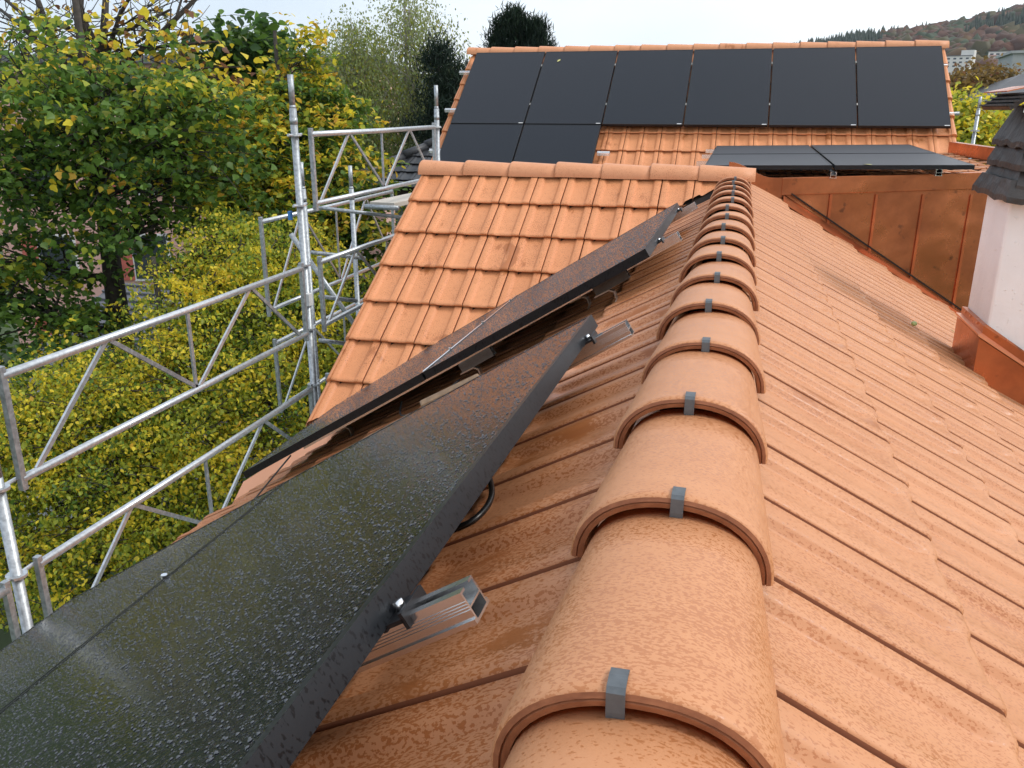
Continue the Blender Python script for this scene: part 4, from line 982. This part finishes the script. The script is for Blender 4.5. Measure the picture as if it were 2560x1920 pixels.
# right side: yellow tree, brown tree
AU = [(GREEN, 2), (YG, 3.0), (YEL, 2.6), (OLIVE, 1.4)]
p = S(2110, 330, 23)
tree('lime_tree', 'yellow-green tree behind the thin scaffold pole at the right', 'tree', (p.x, p.y, -9.5), [blob(2080, 265, 23, .9, 110), blob(2140, 290, 23, .9, 130), blob(2100, 325, 22.5, 1.2, 170), blob(2170, 350, 23, 1.2, 150), blob(2050, 330, 23, 1.0, 90), blob(2190, 320, 23.5, .9, 70), blob(2120, 380, 22, 1.4, 120), blob(2065, 240, 23.4, .6, 50)],
     None, .15, AU, 'oval', 20, .30, .2, seed=71, shift=.3, twigs=14)
p = S(2110, 260, 36)
tree('beech_tree', 'round brown-orange beech crown at the right, below the white blocks on the hill', 'tree', (p.x, p.y, -9.5), [blob(2080, 205, 36, 1.2, 150), blob(2125, 190, 36, 1.1, 190), blob(2105, 225, 35, 1.6, 200), blob(2155, 215, 36, 1.2, 150), blob(2065, 225, 36, 1.1, 110), blob(2160, 245, 36, 1.3, 140)],
     None, .17, [(OLIVE*.8, 3), (np.array((.20, .13, .04)), 4), (np.array((.30, .19, .05)), 3), (BROWN, 1)], 'oval', 20, .35, .25, seed=81, shift=.6, twigs=10)

# ------------------------------------------------------------------ houses around
def house_box(name, label, x, y, z0, w_, d, h, wall, roofm, rz=0, wins=(), flat=True, group=None, roof_h=1.5):
    e = tag(empty(name, (x, y, z0), rz), label, 'building', group)
    def ob(n_, mb, m_, par=e):
        me = bpy.data.meshes.new(n_); me.from_pydata([tuple(v) for v in mb.v], [], mb.f); me.materials.append(m_); o = bpy.data.objects.new(n_, me); col.objects.link(o); o.parent = par; return o
    ob('wall', MB().box((0, 0, h/2), (w_, d, h)), wall)
    if flat: ob('roof', MB().box((0, 0, h+.12), (w_+.5, d+.5, .24)), roofm)
    else:
        r = MB(); r.v = [V(q) for q in ((-w_/2-.5, -d/2-.5, h), (w_/2+.5, -d/2-.5, h), (w_/2+.5, d/2+.5, h), (-w_/2-.5, d/2+.5, h), (-w_*.25, 0, h+roof_h), (w_*.25, 0, h+roof_h))]
        r.f = [(0, 1, 5, 4), (1, 2, 5), (2, 3, 4, 5), (3, 0, 4), (3, 2, 1, 0)]; ob('roof', r, roofm)
    for (wx_, wz, ww, wh) in wins:
        f = ob('window', MB().box((wx_, -d/2-.02, wz), (ww+.16, .10, wh+.16)), M['white_paint'])
        ob('pane', MB().box((wx_, -d/2-.06, wz), (ww, .06, wh)), M['window'], f)
    return e, ob
p = S(330, 400, 24)
pk, ob = house_box('pink_house', 'pink plastered house glimpsed through the large tree at the left', p.x, p.y+4, -9.5, 12.5, 8, 10.8, M['pink'], M['grey_roof'], R(18), [(-4.5+3*i, 2+2.8*j, 1.1, 1.4) for i in range(4) for j in range(3)])
for i in range(4):
    for j in range(3): ob('shutter', MB().box((-4.5+3*i-.85, -4.05, 2+2.8*j), (.5, .06, 1.5)), M['red_paint'])
# grey ribbed roof under the tree
p = S(320, 580, 15)
sh = tag(empty('garden_shed', (p.x, p.y, -9.5)), 'low shed with a grey ribbed roof seen under the large tree', 'shed')
MB().box((p.x, p.y+1.2, -7.6), (7, 4.4, 3.4)).build('wall', M['grey_wall'], sh)
rf = MB(); c0 = V((p.x, p.y, -5.35))
rf.box(c0+V((0, .8, .0)), (7.6, 5.6, .08), (V((1, 0, 0)), V((0, .94, .34)), V((0, -.34, .94))))
for i in range(16): rf.box(c0+V((0, .8, .0))+V((0, .94, .34))*(-2.6+.35*i)+V((0, -.02, .07)), (7.6, .07, .06), (V((1, 0, 0)), V((0, .94, .34)), V((0, -.34, .94))))
rf.build('ribbed_roof', M['grey_roof'], sh)
# house with the dark tiled hip roof
dh = tag(empty('dark_roofed_house', (-7.2, 19, -9.5)), 'pale green house with a dark tiled hip roof behind the scaffold', 'house')
E1, E2 = S(770, 388, 16), S(1020, 398, 16)
ez = E1.z; e0 = V((E1.x, 16, ez)); e1 = V((-1.5, 16, ez)); pitch = R(24)
Dd = V((0, -math.cos(pitch), -math.sin(pitch))); rows = 12; ex = .34
top_ = e0-Dd*(rows*ex)
hipn = V((1, -.55, 0)).normalized()
tile_field('roof_slope', (e0.x, top_.y, top_.z), (1, 0, 0), Dd, 0, 26, .30, ex, rows, ex, dh, M['dark_tile'], tilt=.035, thick=.03,
           cuts=[(tuple(e0), V((-1, .80, 0)).normalized())])
sheet('roof_underlay', [e0+V((0, 0, -.05)), e0+V((7.8, 0, -.05)), top_+V((7.8, 0, -.05)), top_+V((3.3, 0, -.05))], M['under'], dh)
hr = MB(); ha = e0+V((-.0, 0, .03)); hb = e0+V((3.1, 3.87, 1.78))
for i in range(9):
    a, c_ = ha.lerp(hb, i/9), ha.lerp(hb, (i+1.12)/9); hr.tube([a+V((0, 0, .02)), c_+V((0, 0, -.01))], .10, 8, r2=.085)
hr.build('hip_tiles', M['dark_tile'], dh, True)
back = MB(); back.quad(ha, hb, hb+V((-.2, 3, -.1)), ha+V((-.6, 7, -.0))); back.build('roof_slope_side', M['dark_tile'], dh)
sg = []
for r_ in range(2, 9):
    for c in range(24):
        if (r_+c*2) % 5 == 0:
            q = V((e0.x+.15+c*.3, top_.y, top_.z))+Dd*(ex*(r_+.75))+V((0, -math.sin(pitch), math.cos(pitch)))*.06
            if (q.x-e0.x) > (q.y-e0.y)*.80+.2: sg.append(q)
for q in sg[:60]: MB().box(q, (.05, .03, .09)).build('snow_guard', M['blackclamp'], dh)
MB().bar(e0+V((.0, -.08, -.06)), e1+V((0, -.08, -.06)), .12, .09).build('gutter', M['galv'], dh)
MB().box((e0.x+3.9, 19, ez-3.0), (6.6, 5, 5.6)).build('wall', M['green_wall'], dh)
MB().box((e0.x+3.9, 16.2, ez-.22), (7.4, .5, .22)).build('soffit', M['under'], dh)
MB().tube([(e0.x+1.2, 16.35, ez-.2), (e0.x+1.2, 16.35, -9.4)], .05, 8).build('downpipe', M['galv'], dh, True)
# neighbour roofs at the right
p = S(2190, 205, 30)
dr, ob = house_box('dark_roof_house', 'dark low roof beyond the chimney at the right edge', p.x+2.4, p.y+3, -9.5, 6, 6, p.z+9.3, M['grey_wall'], M['dark_tile'], 0, [], False, roof_h=.9)
p = S(2190, 165, 95)
gh, ob = house_box('grey_apartment_house', 'grey apartment house with dark balconies at the right edge', p.x+5.6, p.y+4, -9.5, 11, 9, 14.6, M['grey_wall'], M['grey_wall'], R(-6), [(-4.3+2.6*i, 8.4+2.9*j, 1.3, 1.2) for i in range(4) for j in range(2)])
for j in range(2): ob('balcony', MB().box((-1.5, -5, 7.4+2.9*j), (3.6, 1.2, .9)), M['dark_tile'])
p = S(2070, 138, 420)
hb_, ob = house_box('white_apartment_block', 'white stepped apartment block on the hill just right of the rear roof', p.x, p.y, p.z-5, 10, 6, 8, M['white_wall'], M['grey_roof'], R(-20), [(-3.6+2.4*i, 4.0+1.5*j, 1.1, .6) for i in range(4) for j in range(3)], group='white apartment blocks on the hill')
ob('upper_block', MB().box((3, 3, 5.2), (5, 6, 10.4)), M['white_wall'])
p = S(2168, 124, 470)
hb2, ob = house_box('white_apartment_block', 'white apartment block with pinkish base, higher on the hill near the right edge', p.x, p.y, p.z-6, 13, 6, 8.5, M['white_wall'], M['grey_roof'], R(-16), [(-5+2.5*i, 4.2+1.6*j, 1.4, .7) for i in range(5) for j in range(3)], group='white apartment blocks on the hill')
for k_ in range(3): ob('balcony', MB().box((-4.4, -3.4, 3.6+1.6*k_), (3, .9, .45)), M['pink'])

# ------------------------------------------------------------------ ground, hills and woods
me = bpy.data.meshes.new('ground'); me.from_pydata([(-9000, -3000, -9.6), (9000, -3000, -9.6), (9000, 12000, -9.6), (-9000, 12000, -9.6)], [], [(0, 1, 2, 3)]); me.materials.append(M['ground'])
g = link(bpy.data.objects.new('ground', me)); tag(g, kind='structure')
def interp(x, xs_, zs): return float(np.interp(x, xs_, zs))
def crest(u):   # elevation slope z/y of the right hill skyline against x/y
    return interp(u, [-.5, -.25, -.12, .0, .05, .10, .15, .20, .257, .30, .5], [-.012, -.012, .0, .045, .060, .069, .073, .080, .092, .100, .115])
def hill_z(x, y):
    u = x/y; t = smooth(260, 820, y); z = -9.6+(crest(u)*820+9.6-11)*t*(1 if u > -.3 else .3)
    return z-max(0, y-840)*.25
def grid_mesh(name, us, ys_, zf, mat):
    vs_ = [(u*y, y, zf(u*y, y)) for y in ys_ for u in us]; nu = len(us)
    fs = [(j*nu+i, j*nu+i+1, (j+1)*nu+i+1, (j+1)*nu+i) for j in range(len(ys_)-1) for i in range(nu-1)]
    o = mesh_obj(name, vs_, fs, mat, None, True); tag(o, kind='structure'); return o
grid_mesh('hill', list(np.linspace(-.5, .5, 41)), list(np.linspace(250, 1100, 30)), hill_z, M['ground'])
def far_z(x, y):
    u = x/y; c = interp(u, [-1.2, -.9, -.75, -.6, -.5, -.4, -.3, -.1, .1], [.052, .050, .042, .040, .030, .026, .034, .02, .0])
    return -9.6+(c*2300+9.6)*smooth(1300, 2300, y)-max(0, y-2320)*.3
grid_mesh('far_hills', list(np.linspace(-1.3, .12, 60)), list(np.linspace(1250, 2700, 24)), far_z, M['needle_ground'] if 'needle_ground' in M else M['ground'])
def wood(name, pts, mat):
    """many small crowns in one mesh: cones for conifers, lumpy balls for broad-leaved trees"""
    bmi = bmesh.new(); bmesh.ops.create_icosphere(bmi, subdivisions=2, radius=1); bmi.verts.ensure_lookup_table()
    bv = np.array([v.co[:] for v in bmi.verts]); bf = np.array([[v.index for v in f.verts] for f in bmi.faces]); bmi.free()
    cv_, cf_ = [], []
    for k_ in range(4):
        zb, rb = .12+.2*k_, .5*(1-.2*k_); n0 = len(cv_)
        for j in range(7): a = 2*math.pi*j/7+k_; rr = rb*(1 if j % 2 else .78); cv_.append((rr*math.cos(a), rr*math.sin(a), zb))
        cv_.append((0, 0, min(1.05, zb+.36)))
        for j in range(7): cf_.append((n0+j, n0+(j+1) % 7, n0+7))
    cv_, cf_ = np.array(cv_), np.array(cf_)
    VV, FFs, CC = [], [], []; k_ = 0; rg = np.random.default_rng(99)
    for (x, y, z, h, kind, c) in pts:
        if kind == 'c': v = cv_*np.array([h*.42, h*.42, h]); f = cf_
        else:
            d = 1+.30*rg.standard_normal(len(bv))*.5; v = bv*d[:, None]*np.array([h*.42, h*.42, h*.45])+np.array([0, 0, h*.5]); f = bf
        a = rg.uniform(0, 6.28); ca, sa = math.cos(a), math.sin(a); v = np.stack([v[:, 0]*ca-v[:, 1]*sa, v[:, 0]*sa+v[:, 1]*ca, v[:, 2]], 1)
        VV.append(v+np.array([x, y, z])); FFs.append(f+k_); k_ += len(v)
        CC.append(np.clip(np.array(c)[None, :]*rg.uniform(.75, 1.3, (len(v), 1)), 0, 1))
    VV = np.concatenate(VV); FFs = np.concatenate(FFs); CC = np.concatenate(CC)
    me = bpy.data.meshes.new(name); me.vertices.add(len(VV)); me.vertices.foreach_set('co', VV.reshape(-1)); me.loops.add(FFs.size); me.loops.foreach_set('vertex_index', FFs.reshape(-1).astype(np.int32))
    me.polygons.add(len(FFs)); me.polygons.foreach_set('loop_start', (np.arange(len(FFs))*3).astype(np.int32)); me.polygons.foreach_set('loop_total', np.full(len(FFs), 3, np.int32)); me.update(calc_edges=True)
    at = me.attributes.new('lc', 'FLOAT_COLOR', 'POINT'); at.data.foreach_set('color', np.concatenate([CC, np.ones((len(CC), 1))], 1).reshape(-1).astype(np.float32)); me.materials.append(mat); me.validate()
    o = link(bpy.data.objects.new(name, me)); tag(o, kind='stuff'); return o
rd = random.Random(17); pts = []
for _ in range(5200):
    y = rd.uniform(330, 850); u = rd.uniform(-.14, .34); x = u*y; z = hill_z(x, y)
    t = (y-330)/520; nn = noise.noise(V((x*.012, y*.012, 3)))
    if t > .36 or rd.random() < .05:
        if (nn > .12 and t > .5) or t > .90 or (u < .13 and t > .5): kind, c, h = 'c', rd.choice([(.020, .036, .022), (.028, .045, .026)]), rd.uniform(11, 17)
        else: kind, c, h = 'b', rd.choice([(.11, .045, .022), (.09, .04, .022), (.075, .040, .022), (.13, .075, .028), (.035, .055, .022), (.07, .06, .02)]), rd.uniform(10, 15)
    else:
        kind, c, h = 'b', rd.choice([(.10, .12, .035), (.16, .16, .04), (.05, .075, .03), (.08, .095, .035), (.20, .18, .05), (.12, .09, .035)]), rd.uniform(6, 11)
        if rd.random() < .45: continue
        if abs(x-S(2072, 150, 420).x) < 20 and 380 < y < 440: continue
        if abs(x-S(2175, 122, 470).x) < 22 and 400 < y < 490: continue
    pts.append((x, y, z-.8, h, kind, c))
tag(wood('hillside_wood', pts, M['needle']), 'dark and rust-brown woodland covering the hill at the right', 'woodland')
pts = []
for _ in range(4200):
    y = rd.uniform(1900, 2330); u = rd.uniform(-1.15, .02); x = u*y; pts.append((x, y, far_z(x, y)-2, rd.uniform(16, 30), 'c' if rd.random() < .7 else 'b', (.03, .045, .035)))
tag(wood('distant_wood', pts, M['needle']), 'blue distant woodland on the far hills at the left', 'woodland')
# haze
HZ = MB().box((0, 1300, 60), (6400, 3000, 150)); HZ.v = [V((v.x, v.y, -11 if v.z < 0 else 190)) for v in HZ.v]
m = bpy.data.materials.new('haze'); m.use_nodes = True; nt = m.node_tree; nt.nodes.clear()
o_ = N(nt, 'ShaderNodeOutputMaterial'); pv = N(nt, 'ShaderNodeVolumePrincipled'); pv.inputs['Density'].default_value = .00013; pv.inputs['Color'].default_value = (.80, .88, 1, 1); pv.inputs['Anisotropy'].default_value = .2
LK(nt, pv.outputs[0], o_.inputs['Volume'])
hz = HZ.build('haze', m); tag(hz, kind='stuff')
